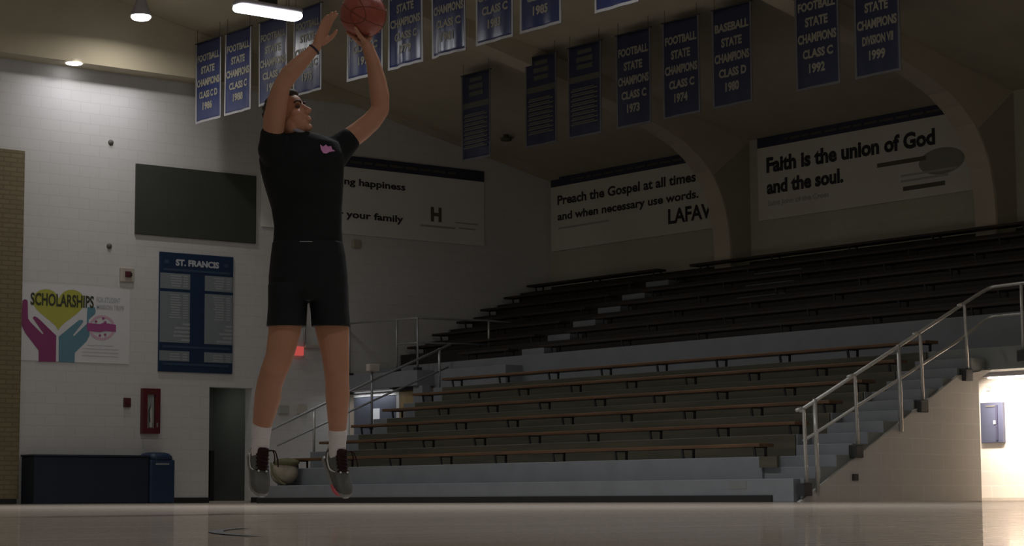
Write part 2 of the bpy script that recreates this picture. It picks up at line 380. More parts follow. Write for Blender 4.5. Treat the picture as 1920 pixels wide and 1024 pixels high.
pendant(10.5, 24.5, 8.9, 'added unseen pendant light over the far end of the court', LP_COURT_FILL*0.6, spread=120)
# round high-bay near the end wall
t = thing('high_bay_light', (18.1, 33.3, 8.75), 'round lit high bay light at the upper left of the hall', 'ceiling light')
MB().lathe([(0.05, 0.34), (0.09, 0.30), (0.12, 0.2), (0.15, 0.12), (0.18, 0.03), (0.185, 0.0)], (18.1, 33.3, 8.75), 28).build('housing', 'lamp_shell', t)
MB().lathe([(0.178, 0.005), (0.18, -0.03), (0.15, -0.065), (0.08, -0.085), (0.01, -0.09)], (18.1, 33.3, 8.75), 28).build('lens', 'lens', t)
MB().tube([(18.1, 33.3, 9.05), (18.1, 33.3, ceil_z(18.1))], 0.02, 8).build('stem', 'iron', t)
area('lamp_light', (18.1, 33.3, 8.64), 0.3, 0.3, LP_ROUND, (1, 0.97, 0.93), parent=t, spread=170)
# recessed wall washer under the gable bulkhead
t = thing('wall_washer', (17.46, 34.6, 8.02), 'small recessed light at the joint above the white wall', 'ceiling light')
MB().lathe([(0.15, 0.0), (0.15, -0.012), (0.12, -0.022), (0.01, -0.024)], (17.46, 34.62, 8.02), 24).build('lens', 'lens', t)
area('lamp_light', (17.9, 34.52, 7.98), 2.2, 0.06, LP_WASH, (0.86, 0.86, 1.0), rot=(math.radians(-4), 0, 0), parent=t, spread=150)

# ------------------------------------------------------------------ the grandstand
gs = thing('grandstand', (18.7, 24, 0), 'stepped grey concrete grandstand with brown riser boards', 'grandstand')
YL0, YL1 = 18.85, 30.2
LF = [19.1+0.65*k_ for k_ in range(6)]; LZ = [0.57+0.29*k_ for k_ in range(6)]
UF = [24.4+0.63*k_ for k_ in range(7)]; UZ = [2.68+0.29*k_ for k_ in range(7)]
MB().box(18.72, 19.1, YL0-0.9, YL1, 0.0, 0.285).build('front_step', 'concrete', gs, 0.008)
MB().box(19.06, 19.1, 18.55, 18.86, 0.43, 0.568).build('end_block', 'riser_brown', gs)
MB().box(18.716, 18.72, 18.75, 19.07, 0.165, 0.265).build('vent_plate', 'concrete_dk', gs)
MB().box(18.70, 18.72, 18.3, YL1, 0.0, 0.085).build('base_strip', 'black', gs)
for k_ in range(6):
    x1 = LF[k_+1] if k_ < 5 else 24.4
    y0 = YL0
    MB().box(LF[k_], x1, y0, YL1, 0, LZ[k_]).build('tier', 'concrete', gs, 0.008)
    if k_ > 0:
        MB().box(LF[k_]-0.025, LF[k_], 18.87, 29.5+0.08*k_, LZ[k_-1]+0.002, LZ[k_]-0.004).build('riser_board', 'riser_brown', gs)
for k_ in range(7):
    x1 = UF[k_+1] if k_ < 6 else XB
    MB().box(UF[k_], x1, 10.0, 34.98, 0 if k_ > 0 else 0, UZ[k_]).build('tier', 'concrete', gs, 0.006)
    if 0 < k_:
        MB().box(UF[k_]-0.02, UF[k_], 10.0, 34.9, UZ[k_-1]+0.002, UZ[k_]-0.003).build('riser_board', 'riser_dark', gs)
MB().box(22.35, 24.4, 10.0, YL0, 1.72, 2.02).build('walkway_slab', 'concrete_dk', gs, 0.008)
MB().box(23.6, 24.4, 32.4, 34.97, 2.2, 2.5).build('platform_slab', 'concrete', gs, 0.008)
MB().box(24.0, 24.4, 30.2, 32.4, 2.0, 2.5).build('platform_slab', 'concrete', gs, 0.008)
MB().box(23.65, 23.85, 32.3, 32.6, 0, 2.2).build('pier', 'concrete', gs, 0.008)
MB().box(XB-0.05, XB, 10.0, 34.9, 4.4, 4.60).build('back_board', 'riser_dark', gs)
for k_ in range(1, 7):   # half-height steps of the upper aisle
    MB().box(UF[k_]-0.32, UF[k_]-0.02, 29.95, 30.6, UZ[k_-1], UZ[k_-1]+0.145).build('aisle_step', 'concrete', gs, 0.006)
    if k_ > 3: MB().box(UF[k_]-0.33, UF[k_]-0.321, 24.0+0.4*k_, 25.2+0.4*k_, UZ[k_-1], UZ[k_-1]+0.06).build('aisle_step', 'concrete', gs)
MB().box(UF[0]-0.8, UF[0], 16.6, 17.35, 2.02, 2.35).build('aisle_step', 'concrete', gs, 0.006)

# the right-hand stair
st = thing('concrete_stair', (18.72, 18.3, 0), 'grey concrete stair at the right end of the benches', 'stairs')
NST = 14; RISE = 2.02/NST; RUN = (22.35-18.4)/NST
for i in range(1, NST):
    x0 = 18.48+0.315*(i-1)*0.93
    x0 = 18.55+(22.35-18.55)*(i-1)/(NST-1)
    x1 = 18.55+(22.35-18.55)*i/(NST-1)
    if i == 1: continue
    MB().box(x0, x1, 17.9, 18.849, 1.73 if i == NST-1 else 0.0, RISE*i).build('step', 'concrete', st, 0.006)
# painted side of the stair above the slanted line, and the cream block wall below it
sd = MB()
poly = [(18.66, 0.0)]
for i in range(2, NST):
    x0 = 18.55+(22.35-18.55)*(i-1)/(NST-1); x1 = 18.55+(22.35-18.55)*i/(NST-1)
    poly += [(x0, RISE*(i-1) if i > 2 else 0.0), (x0, RISE*i-0.004), (x1, RISE*i-0.004)]
poly = poly[1:]
poly += [(22.35, 1.76)]
sd.prism([(a, b) for a, b in poly]+[(18.9, 0.0)], (1,0,0), (0,0,1), (0,-1,0), (0,17.9,0), 0.015)
sd.build('stringer', 'concrete_dk', st)
sw = MB().prism([(18.72, 0.0), (22.15, 0.0), (22.15, 1.59), (22.42, 1.715), (22.35, 1.72), (21.75, 1.63)], (1,0,0), (0,0,1), (0,-1,0), (0,17.898,0), 0.05)
struct(sw, 'wall_stair', 'wall_cream')
# bright wall under the walkway
struct(MB().box(23.3, 23.5, 10.0, YL0-0.01, 0, 1.72), 'wall_passage', 'wall_cream_y')
struct(MB().box(23.28, 23.3, 10.0, 18.8, 0, 0.035), 'baseboard_passage', 'beige')
t = thing('passage_light', (22.95, 17.6, 1.70), 'warm light fitted under the walkway in the right passage', 'ceiling light')
MB().box(22.8, 23.1, 16.9, 18.3, 1.66, 1.72).build('housing', 'lamp_shell', t)
MB().box(22.83, 23.07, 16.95, 18.25, 1.64, 1.66).build('lens', 'lens_warm', t, 0.01)
area('lamp_light', (22.8, 17.75, 1.62), 0.2, 1.5, LP_PASSAGE, (1.0, 0.87, 0.77), rot=(0, math.radians(-38), 0), parent=t, spread=125)

# benches
NTH_L = ['front row', 'second row', 'third row', 'fourth row', 'fifth row', 'top row']
def bracket_mb(x, y, z, h):
    b = MB(); wd = 0.017
    b.box(x+0.215, x+0.235, y-wd, y+wd, z, z+h)
    b.prism([(0.03, 0), (0.05, 0), (0.025, h), (0.005, h)], (1,0,0), (0,0,1), (0,1,0), (x, y-wd, z), 2*wd)
    b.box(x+0.0, x+0.24, y-wd, y+wd, z+h-0.012, z+h)
    return b
def bench(x, y0, y1, z, lab, group, wood, step):
    h = 0.125
    t = thing('bleacher_bench', (x+0.14, (y0+y1)/2, z), lab, 'bench', group)
    MB().box(x, x+0.27, y0, y1, z+h, z+h+0.045).build('seat_board', wood, t, 0.008)
    n = max(2, int((y1-y0)/step)+1)
    for i in range(n):
        yy = y0+0.12+(y1-y0-0.4)*i/(n-1)
        bracket_mb(x+0.01, yy, z, h).build('bracket', 'iron', t)
    return t
for k_ in range(6):
    lab = ['lowest brown bench of the lower stand just above the grey front steps',
           'second brown bench up from the floor in the lower stand',
           'third brown bench up from the floor in the lower stand',
           'fourth brown bench up from the floor in the lower stand',
           'fifth brown bench up, right below the bench seen against the grey wall',
           'topmost bench of the lower stand, legs dark against the grey wall'][k_]
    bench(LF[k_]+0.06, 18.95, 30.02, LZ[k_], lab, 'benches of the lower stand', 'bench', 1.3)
up_names = ['lowest', 'second', 'third', 'fourth', 'fifth', 'sixth', 'highest']
for k_ in range(7):
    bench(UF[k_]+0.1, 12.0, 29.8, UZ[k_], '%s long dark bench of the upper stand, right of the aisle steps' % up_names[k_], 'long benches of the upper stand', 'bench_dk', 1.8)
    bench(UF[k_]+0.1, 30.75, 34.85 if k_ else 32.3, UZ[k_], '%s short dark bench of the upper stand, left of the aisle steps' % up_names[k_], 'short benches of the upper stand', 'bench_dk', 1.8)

# ------------------------------------------------------------------ railings
def curve_pts(pts, n=6, rad=0.12):
    pts = [Vector(p) for p in pts]; out = [pts[0]]
    for i in range(1, len(pts)-1):
        a = (pts[i-1]-pts[i]); b = (pts[i+1]-pts[i]); ra = min(rad, a.length*0.45); rb = min(rad, b.length*0.45)
        p0 = pts[i]+a.normalized()*ra; p1 = pts[i]+b.normalized()*rb
        for j in range(n+1):
            u = j/n; out.append(p0*(1-u)**2+pts[i]*2*u*(1-u)+p1*u*u)
    return out+[pts[-1]]
YR = 17.84
def rz(x): return 1.13+0.467*(x-18.74)
rr = thing('stair_railing', (18.74, YR, 0), 'pale steel railing on the right-hand stair', 'railing')
MB().tube(curve_pts([(18.74, YR, 1.10), (22.14, YR, 2.70), (22.45, YR, 2.83), (22.37, YR-0.5, 2.83), (22.37, 12.0, 2.83)], 5, 0.1), 0.024, 10).build('top_rail', 'rail', rr)
MB().tube(curve_pts([(18.80, YR, 0.74), (21.75, YR, 2.08), (22.15, YR, 2.3), (22.40, YR, 2.43), (22.37, YR-0.5, 2.43), (22.37, 12.0, 2.43)], 5, 0.1), 0.02, 10).build('mid_rail', 'rail', rr)
for x, foot in ((18.78, 0.16), (19.71, 0.63), (20.96, 1.22), (21.86, 1.65)):
    zt = rz(x)
    MB().tube(curve_pts([(x-0.10, YR, zt-0.045), (x+0.01, YR-0.02, zt-0.005), (x+0.03, YR-0.03, foot)], 6, 0.08), 0.022, 10).build('post', 'rail', rr)
    MB().box(x-0.05, x+0.1, YR-0.06, 17.9, foot-0.09, foot+0.07).build('post_bracket', 'iron', rr, 0.01)
for x, foot in ((19.0, 0.12), (20.56, 0.88)):
    MB().tube([(x, YR-0.01, rz(x)), (x+0.01, YR-0.02, foot)], 0.027, 10).build('post', 'rail', rr)
for y in (17.25, 15.9, 14.5):
    MB().tube([(22.37-0.04, y, 2.83), (22.37-0.04, y, 1.88)], 0.022, 10).build('post', 'rail', rr)
    MB().box(22.28, 22.35, y-0.07, y+0.07, 1.80, 1.95).build('post_bracket', 'iron', rr, 0.01)
# left stair railing on the ends of the tiers
YQ = 30.28
lr = thing('stair_railing', (19.5, YQ, 0.57), 'grey sloping railing at the left end of the benches', 'railing')
def lz(x): return 1.22+0.43*(x-19.0)
MB().tube([(18.65, YQ, lz(18.65)), (21.15, YQ, lz(21.15)), (22.8, YQ, lz(22.8)-0.03)], 0.022, 10).build('top_rail', 'rail_dk', lr)
MB().tube(curve_pts([(19.15, YQ, lz(19.15)-0.32), (21.15, YQ, lz(21.15)-0.36), (22.75, YQ, lz(22.75)-0.42)]), 0.018, 10).build('mid_rail', 'rail_dk', lr)
for x, z0, m_ in ((19.88, 0.72, 'rail'), (21.08, 1.28, 'rail_dk'), (22.55, 1.9, 'rail_dk')):
    MB().box(x-0.05, x+0.05, YL1, YQ+0.02, z0-0.02, z0+0.08).build('post_bracket', 'iron', lr, 0.01)
    MB().tube([(x, YQ, z0), (x, YQ, 2.28 if m_ == 'rail_dk' and x < 22 else lz(x))], 0.022, 10).build('post', m_, lr)
bx = MB().box(20.97, 21.19, YQ-0.09, YQ+0.03, 2.27, 2.40)
lf = thing('added_door_light', (23.67, 34.0, 2.17), 'added slim fixture under the platform edge above the blue grey door', 'ceiling light')  # fixture added to house the extra light on the door
MB().box(23.62, 23.72, 33.35, 34.65, 2.17, 2.2).build('housing', 'lamp_shell', lf)
tag(bx.build('junction_box', 'beige', None, 0.015), 'small beige box fixed at the top of a post of the left stair railing', 'box')
# guard rail on the upper left platform
gr = thing('guard_rail', (23.65, 33.5, 2.5), 'thin grey guard rail on the upper left platform beside the end wall', 'railing')
MB().tube(curve_pts([(23.65, 34.95, 3.55), (23.65, 32.45, 3.49), (25.4, 32.42, 3.52), (25.9, 32.4, 3.5)], 5, 0.1), 0.02, 10).build('top_rail', 'rail_dk', gr)
MB().tube(curve_pts([(23.65, 33.1, 3.02), (23.65, 32.45, 3.02), (25.9, 32.42, 3.06)], 5, 0.1), 0.016, 10).build('mid_rail', 'rail_dk', gr)
for x, y, z0 in ((23.65, 34.75, 2.5), (23.65, 33.13, 2.5), (23.65, 32.45, 2.5)):
    MB().tube([(x, y, z0), (x, y, 3.51)], 0.02, 10).build('post', 'rail_dk', gr)
    MB().box(x-0.06, x+0.06, y-0.06, y+0.06, z0, z0+0.05).build('post_foot', 'iron', gr)
MB().tube([(25.35, 32.42, 2.97), (25.35, 32.42, 3.51)], 0.02, 10).build('post', 'rail', gr)

# left corridor door under the platform
d = thing('corridor_door', (23.78, 33.9, 0), 'blue grey door under the platform left of the benches', 'door')
MB().box(23.76, 23.81, 33.29, 34.75, 0.0, 2.06).build('leaf', 'blue_door', d, 0.006)
MB().box(23.75, 23.81, 33.19, 33.29, 0.0, 2.13).build('frame', 'white', d, 0.006)
MB().box(23.75, 23.81, 33.29, 34.75, 2.06, 2.13).build('frame', 'white', d, 0.006)
MB().box(23.745, 23.76, 33.86, 34.13, 1.50, 1.82).build('window', 'pane', d)
tw = MB().box(23.76, 23.82, 32.72, 33.18, 0.0, 2.12)
tag(tw.build('wood_panel', 'tan_wood', None, 0.006), 'narrow tan wood panel right of the blue grey door', 'panel')
struct(MB().box(23.82, 24.4, 32.5, 34.98, 0, 2.2), 'wall_door', 'wall_cream_y')
struct(MB().box(23.7, 23.81, 32.62, 34.97, 2.135, 2.195), 'trim_door', 'black')

# ------------------------------------------------------------------ end wall fittings
YF = YW
p = thing('wall_panel', (20.27, YF, 5.02), 'large blank dark grey panel high on the white wall', 'panel')
MB().box(18.95, 21.58, YF-0.05, YF, 5.02, 6.35).build('board', 'dark_panel', p, 0.006)
MB().box(19.60, 19.625, YF-0.054, YF-0.05, 5.05, 6.32).build('seam', 'dark_panel', p)
# record board
bd = thing('record_board', (20.28, YF, 2.46), 'tall blue record board headed ST. FRANCIS on the white wall', 'sign')
MB().box(19.475, 21.08, YF-0.04, YF, 2.46, 4.72).build('board', 'poster_blue', bd, 0.005)
O = (19.475, YF-0.041, 2.46); WB, HB = 1.605, 2.26
for (a0, a1) in ((0.0, 0.415), (0.60, 1.0)):
    for (b0, b1) in ((0.09, 0.175), (0.245, 0.67), (0.695, 0.825)):
        gp = MB()
        put_rect(gp, O, EXW, EZ, a0*WB+0.012, a1*WB-0.012, b0*HB, b1*HB, 0.002)
        gp.build('list_panel', 'poster_grey', bd)
rnd = random.Random(3)
for (a0, a1) in ((0.02, 0.41), (0.62, 0.99)):
    for (b0, b1, s_) in ((0.10, 0.165, 0.022), (0.45, 0.66, 0.021), (0.715, 0.815, 0.021), (0.26, 0.42, 0.033)):
        b = b0; lt = MB()
        while b < b1:
            if b < 0.43 and b > 0.2: x0, x1 = rnd.uniform(0.4, 0.75), 1.0
            else: x0, x1 = rnd.uniform(0.28, 0.36), rnd.uniform(0.62, 0.7)
            put_rect(lt, O, EXW, EZ, (a0+(a1-a0)*x0)*WB, (a0+(a1-a0)*x1)*WB, b*HB, (b+s_*0.55)*HB, 0.004)
            if x1 < 0.9: put_rect(lt, O, EXW, EZ, (a0+(a1-a0)*0.76)*WB, (a0+(a1-a0)*0.92)*WB, b*HB, (b+s_*0.5)*HB, 0.004)
            b += s_
        lt.build('entries', 'poster_lite', bd)
hd = MB(); put_text(hd, 'ST. FRANCIS', O, EXW, EZ, 0.21*WB, 0.80*WB, 0.895*HB, 0.945*HB, 0.003, 0.05)
hd.build('lettering', 'letter_grey', bd)
MT['board_mid'] = mat('board_mid_blue', (0.035, 0.06, 0.10), 0.5)
for a in (0.09, 0.90):
    sm = MB(); put_rect(sm, O, EXW, EZ, (a-0.03)*WB, (a+0.03)*WB, 0.905*HB, 0.935*HB, 0.003); sm.build('corner_mark', 'board_mid', bd)
for b in (0.845, 0.20, 0.055):
    sm = MB(); put_rect(sm, O, EXW, EZ, 0.05*WB, 0.95*WB, b*HB, (b+0.02)*HB, 0.003); sm.build('trim_bar', 'board_mid', bd)
# scholarships poster
sp_ = thing('poster', (17.76, YF, 2.57), 'white scholarships poster with two hands holding a yellow heart', 'poster')
MB().box(16.68, 18.87, YF-0.012, YF, 2.57, 3.96).build('sheet', 'white', sp_)
PX0, PZ0, PW, PH = 16.68, 2.57, 2.19, 1.39
def pp(pts): # crop coordinates of the poster -> metres (the poster leans by its perspective only)
    out = []
    for x, y in pts:
        u = (x-45)/(1275-45)
        top = 72+(125-72)*u; bot = 940+(970-940)*u
        out.append((PX0+u*PW-PX0, (1-(y-top)/(bot-top))*PH))
    return out
OP = (PX0, YF-0.013, PZ0)
hm = MB()
heart = []
for i in range(40):
    a = 2*PI*i/40
    hx = 16*math.sin(a)**3; hy = 13*math.cos(a)-5*math.cos(2*a)-2*math.cos(3*a)-math.cos(4*a)
    heart.append((462+hx*18.3, 330-hy*16.3))
put_poly(hm, pp(heart), OP, EXW, EZ, 0.001); hm.build('heart', 'heart', sp_)
lh = MB()
put_poly(lh, pp([(62,275),(75,258),(105,258),(118,280),(125,470),(150,510),(285,645),(298,638),(180,470),(178,455),(200,445),(240,470),(440,660),(440,955),(250,955),(248,830),(100,640),(50,540),(50,470)]), OP, EXW, EZ, 0.003)
lh.build('hand_print', 'magenta', sp_)
rh = MB()
put_poly(rh, pp([(472,955),(468,670),(690,480),(735,478),(740,500),(625,655),(640,660),(780,520),(785,330),(870,330),(880,380),(870,410),(800,470),(815,650),(780,720),(650,850),(650,960)]), OP, EXW, EZ, 0.003)
rh.build('hand_print', 'teal', sp_)
tx = MB()
put_text(tx, 'SCHOLARSHIPS', OP, EXW, EZ, *[pp([(148,245)])[0][0], pp([(858,280)])[0][0]], pp([(500,325)])[0][1], pp([(500,190)])[0][1], 0.005, 0.03)
tx.build('lettering', mat('dark_olive_print', (0.05, 0.055, 0.03), 0.5), sp_)
tx2 = MB(); put_text(tx2, 'FOR STUDENT', OP, EXW, EZ, pp([(890,230)])[0][0], pp([(1165,230)])[0][0], pp([(1000,272)])[0][1], pp([(1000,215)])[0][1], 0.005, 0.02)
tx2.build('lettering', 'letter_grey', sp_); tx2 = MB(); put_text(tx2, 'MISSION TRIPS', OP, EXW, EZ, pp([(890,330)])[0][0], pp([(1205,330)])[0][0], pp([(1000,352)])[0][1], pp([(1000,302)])[0][1], 0.005, 0.03)
tx2.build('lettering', 'letter_grey', sp_); tx2 = MB()
for yy in (760, 800, 840, 880): put_rect(tx2, OP, EXW, EZ, pp([(735 if yy > 780 else 790, yy)])[0][0], pp([(1150 if yy > 780 else 1090, yy)])[0][0], pp([(900, yy+7)])[0][1], pp([(900, yy)])[0][1], 0.003)
tx2.build('small_print', 'letter_grey', sp_)
rg = MB()
N = 40
for i in range(N):
    a0, a1 = 2*PI*i/N, 2*PI*(i+1)/N
    put_poly(rg, pp([(955+150*math.cos(a0), 560-140*math.sin(a0)), (955+150*math.cos(a1), 560-140*math.sin(a1)), (955+125*math.cos(a1), 560-116*math.sin(a1)), (955+125*math.cos(a0), 560-116*math.sin(a0))]), OP, EXW, EZ, 0.004)
rg.build('emblem_ring', 'pink', sp_)
rb = MB(); put_poly(rb, pp([(780,510),(930,520),(975,505),(1115,525),(1115,605),(990,598),(930,612),(785,598)]), OP, EXW, EZ, 0.006)
for (x, y) in ((968, 455), (885, 492), (992, 498), (932, 650), (992, 640)): put_poly(rb, pp([(x-18, y), (x, y+18), (x+18, y), (x, y-18)]), OP, EXW, EZ, 0.006)
rb.build('emblem_ribbon', mat('plum_print', (0.33, 0.08, 0.22), 0.5), sp_)

# fire extinguisher cabinet
fc = thing('extinguisher_cabinet', (19.31, YF, 1.3), 'red fire extinguisher cabinet on the white wall', 'cabinet')
x0, x1, z0, z1 = 19.125, 19.495, 1.29, 2.13
f_ = MB(); f_.box(x0, x0+0.10, YF-0.10, YF, z0, z1); f_.box(x1-0.10, x1, YF-0.10, YF, z0, z1)
f_.box(x0+0.10, x1-0.10, YF-0.10, YF, z1-0.11, z1); f_.box(x0+0.10, x1-0.10, YF-0.10, YF, z0, z0+0.10)
f_.build('frame', 'red', fc, 0.005)
MB().box(x0+0.10, x1-0.10, YF-0.03, YF, z0+0.10, z1-0.11).build('pane', 'glass_grey', fc)
MB().box(x1-0.085, x1-0.06, YF-0.125, YF-0.10, z0+0.12, z0+0.2).build('handle', 'chrome', fc)
fe = thing('fire_extinguisher', (19.31, YF-0.06, 1.42), 'fire extinguisher behind the pane of the red cabinet', 'extinguisher')
MB().lathe([(0.035, 0), (0.035, 0.02), (0.038, 0.30), (0.02, 0.36), (0.012, 0.4)], (19.31, YF-0.068, 1.395), 14).build('cylinder', 'print_soft', fe)
MB().tube([(19.31, YF-0.07, 1.80), (19.265, YF-0.085, 1.72), (19.275, YF-0.085, 1.6), (19.285, YF-0.085, 1.5)], 0.009, 8).build('hose', 'black', fe)
# pull station
ps = thing('fire_alarm_pull', (18.83, YF, 1.78), 'small dark red pull station left of the red cabinet', 'alarm')
MB().box(18.765, 18.905, YF-0.05, YF, 1.77, 1.945).build('housing', 'red_dk', ps, 0.01)
MB().box(18.79, 18.88, YF-0.062, YF-0.05, 1.83, 1.86).build('lever', 'red', ps)
# alarm horn
ah = thing('alarm_horn', (18.8, YF, 4.25), 'square alarm horn with a red strobe above the pull station', 'alarm')
MB().box(18.65, 18.94, YF-0.05, YF, 4.10, 4.37).build('back_plate', 'beige', ah, 0.015)
MB().box(18.735, 18.86, YF-0.085, YF-0.05, 4.19, 4.30).build('strobe', 'red_dk', ah, 0.012)
MB().box(18.83, 18.875, YF-0.09, YF-0.05, 4.21, 4.27).build('lens', 'black', ah, 0.008)
for z, lab in ((6.70, 'small dark bolt plate high on the white wall above the panel'), (4.75, 'small grey bolt plate on the white wall below the dark panel')):
    tag(MB().lathe([(0.055, 0), (0.05, 0.02), (0.02, 0.04)], (0, 0, 0), 14).build('wall_anchor', 'letter_dim'), lab, 'fitting')
    o = bpy.data.objects[[x.name for x in bpy.data.objects if x.name.startswith('wall_anchor')][-1]]
    o.rotation_euler = (PI/2, 0, 0); o.location = (18.43, YF, z)
tag(MB().box(23.85, 24.05, YF-0.08, YF, 5.10, 5.26).build('wall_anchor', 'dull_olive', None, 0.02), 'small grey wall fitting below the end wall banner', 'fitting')
# bench bin and trash can against the wall
bn = thing('storage_bench', (17.9, 34.7, 0), 'long dark navy storage box against the white wall', 'storage box')
MB().box(16.74, 19.02, 34.45, 34.97, 0.0, 0.84).build('body', 'navy', bn, 0.015)
MB().box(16.72, 19.03, 34.43, 34.98, 0.84, 0.875).build('lid', 'navy', bn, 0.01)
tc_ = thing('trash_can', (19.28, 34.7, 0), 'blue trash can with a domed lid right of the long navy box', 'trash can')
MB().box(19.03, 19.55, 34.42, 34.96, 0.0, 0.80).build('body', 'navy2', tc_, 0.03)
MB().loft([((19.29, 34.69, 0.80), (0.262, 0, 0), (0, 0.275, 0)), ((19.29, 34.69, 0.86), (0.255, 0, 0), (0, 0.268, 0)), ((19.285, 34.69, 0.91), (0.215, 0, 0), (0, 0.22, 0)), ((19.28, 34.69, 0.935), (0.14, 0, 0), (0, 0.15, 0))], 28, 4).build('lid', 'navy2', tc_)
MB().box(19.14, 19.42, 34.412, 34.42, 0.70, 0.735).build('flap', 'poster_grey', tc_)
area('doorway_fill', (23.67, 34.0, 2.165), 0.1, 1.3, 4, (0.95, 0.97, 1.0))  # extra light added to brighten the blue grey door
area('doorway_fill', (21.2, YW+1.6, 2.45), 0.5, 0.5, 5.0, (0.95, 1.0, 0.93))  # hidden light added to lift the dark interior behind the doorway
# doorway leaf and dark post inside
dl = thing('open_door', (20.62, YW+0.27, 0), 'dark grey door standing open inside the doorway', 'door')
MB().box(20.56, 20.6, YW+0.27, YW+1.2, 0.0, 2.15).build('leaf', 'dark_door', dl)
MB().tube([(20.6, YW+1.1, 1.02), (20.66, YW+1.1, 1.02)], 0.02).build('knob', 'iron', dl)
tag(MB().box(20.93, 21.02, YW+0.5, YW+0.58, 0.0, 1.0).build('floor_post', 'black'), 'short black post standing inside the dark doorway', 'post')
# small wall boxes, exit sign
tag(MB().box(22.13, 22.36, YF-0.06, YF, 1.72, 1.89).build('wall_sign', 'print_soft', None, 0.01), 'small grey plate on the end wall right of the doorway', 'sign')
tag(MB().box(22.58, 22.76, YF-0.09, YF, 1.72, 1.92).build('wall_box', 'beige', None, 0.01), 'small beige box on the end wall above the left railing', 'box')
ex = thing('exit_sign', (22.6, YF, 2.87), 'small glowing red exit light between the legs of the player', 'sign')
MB().box(22.46, 22.67, YF-0.10, YF-0.02, 2.87, 3.05).build('lens', 'exit_red', ex, 0.01)
MB().box(22.50, 22.62, YF-0.02, YF, 2.9, 3.03).build('bracket', 'beige', ex)
tag(MB().box(22.72, 23.5, YF-0.08, YF, 3.03, 3.10).build('wall_conduit', 'beige', None, 0.01), 'thin horizontal conduit on the end wall beside the exit light', 'conduit')
tag(MB().tube([(22.72, YF-0.04, 3.07), (22.72, YF-0.04, 3.6)], 0.02).build('wall_conduit', 'rail_dk'), 'short vertical conduit above the exit light', 'conduit')
# passage panel
pn = thing('electrical_panel', (23.29, 18.53, 0.78), 'dark navy electrical panel on the bright passage wall', 'panel')
MB().box(23.25, 23.3, 18.335, 18.72, 0.785, 1.34).build('door', 'panel_navy', pn, 0.006)
MB().box(23.235, 23.25, 18.42, 18.45, 0.82, 1.30).build('hinge', 'strip_navy', pn)
MB().box(23.235, 23.25, 18.455, 18.49, 1.04, 1.09).build('latch', 'letter_grey', pn)
MB().box(23.24, 23.25, 18.46, 18.62, 1.28, 1.295).build('name_plate', 'letter_dim', pn)
tag(MB().box(23.27, 23.3, 18.57, 18.63, 1.50, 1.57).build('light_switch', 'beige', None, 0.004), 'small switch plate above the navy panel on the passage wall', 'switch')
tag(MB().box(19.66, 19.75, 17.82, 17.85, 0.26, 0.34).build('wall_outlet', 'print_black', None, 0.004), 'small dark outlet low on the cream stair wall', 'outlet')
# soft bundle at the left end of the lowest bench
bg = thing('duffel_bag', (19.0, 29.85, 0.285), 'olive and khaki soft bag at the left end of the lowest bench', 'bag')
b1 = MB().ellipsoid((18.93, 29.72, 0.50), ((0.15, 0, 0), (0, 0.36, 0), (0, 0, 0.21)), 24, 14).build('body', 'khaki', bg)
MB().ellipsoid((18.93, 29.66, 0.665), ((0.14, 0, 0), (0, 0.35, 0), (0, 0, 0.075)), 20, 10).build('flap', 'olive', bg)
MB().tube(curve_pts([(18.82, 29.95, 0.66), (18.78, 29.85, 0.5), (18.8, 29.6, 0.33), (18.78, 29.45, 0.3)], 5, 0.1), 0.02, 8).build('strap', 'olive', bg)

# ------------------------------------------------------------------ printed banners on the walls
def wall_banner(name, lab, org, ex, Wd, Ht, strip, sheet, lines, extra=None):
    """org: lower left corner as read"""
    ex = Vector(ex); nz = ex.cross(Vector(EZ)); o_ = Vector(org)
    t = thing(name, o_+ex*Wd/2, lab, 'banner', 'long sponsor banners')
    MB().prism([(0,0),(Wd,0),(Wd,Ht),(0,Ht)], ex, EZ, nz, o_, 0.015).build('sheet', sheet, t)
    s = MB(); put_rect(s, o_, ex, EZ, 0, Wd, Ht-strip, Ht, 0.018); s.build('header_strip', 'strip_navy', t)
    q = MB(); n = int(Wd/0.1)
    rn = random.Random(name)
    a = Wd*0.12
    while a < Wd*0.86:
        l_ = rn.uniform(0.1, 0.34); put_rect(q, o_, ex, EZ, a, a+l_, Ht-strip*0.62, Ht-strip*0.40, 0.021); a += l_+0.06
    q.build('header_lettering', 'print_olive', t)
    for m_, items in lines:
        for it in items:
            mb = MB()
            if isinstance(it[0], str): put_text(mb, it[0], o_, ex, EZ, it[1], it[2], it[3], it[4], 0.02, it[5] if len(it) > 5 else 0.03)
            else: put_rect(mb, o_, ex, EZ, *it, 0.02)
            mb.build('lettering', m_, t)
    return t
# end wall banner: x 21.7..27.23, z 5.37..6.97
wall_banner('wall_banner', 'pale banner about happiness on the end wall behind the player', (21.70, YF-0.02, 5.37), EXW, 5.53, 1.60, 0.23, 'vinyl_white',
    [('print_black', [('Fi', 0.18, 0.38, 0.98, 1.12), ('ng happiness', 1.95, 3.47, 1.01, 1.15), ('gr', 0.2, 0.4, 0.64, 0.76), ('for your family', 1.55, 3.42, 0.34, 0.48)]),
     ('print_olive', [('H', 4.12, 4.4, 0.44, 0.72, 0.05)]),
     ('print_soft', [(3.85, 4.75, 0.30, 0.34), (4.75, 5.35, 0.43, 0.46), (4.85, 5.3, 0.32, 0.35)])])
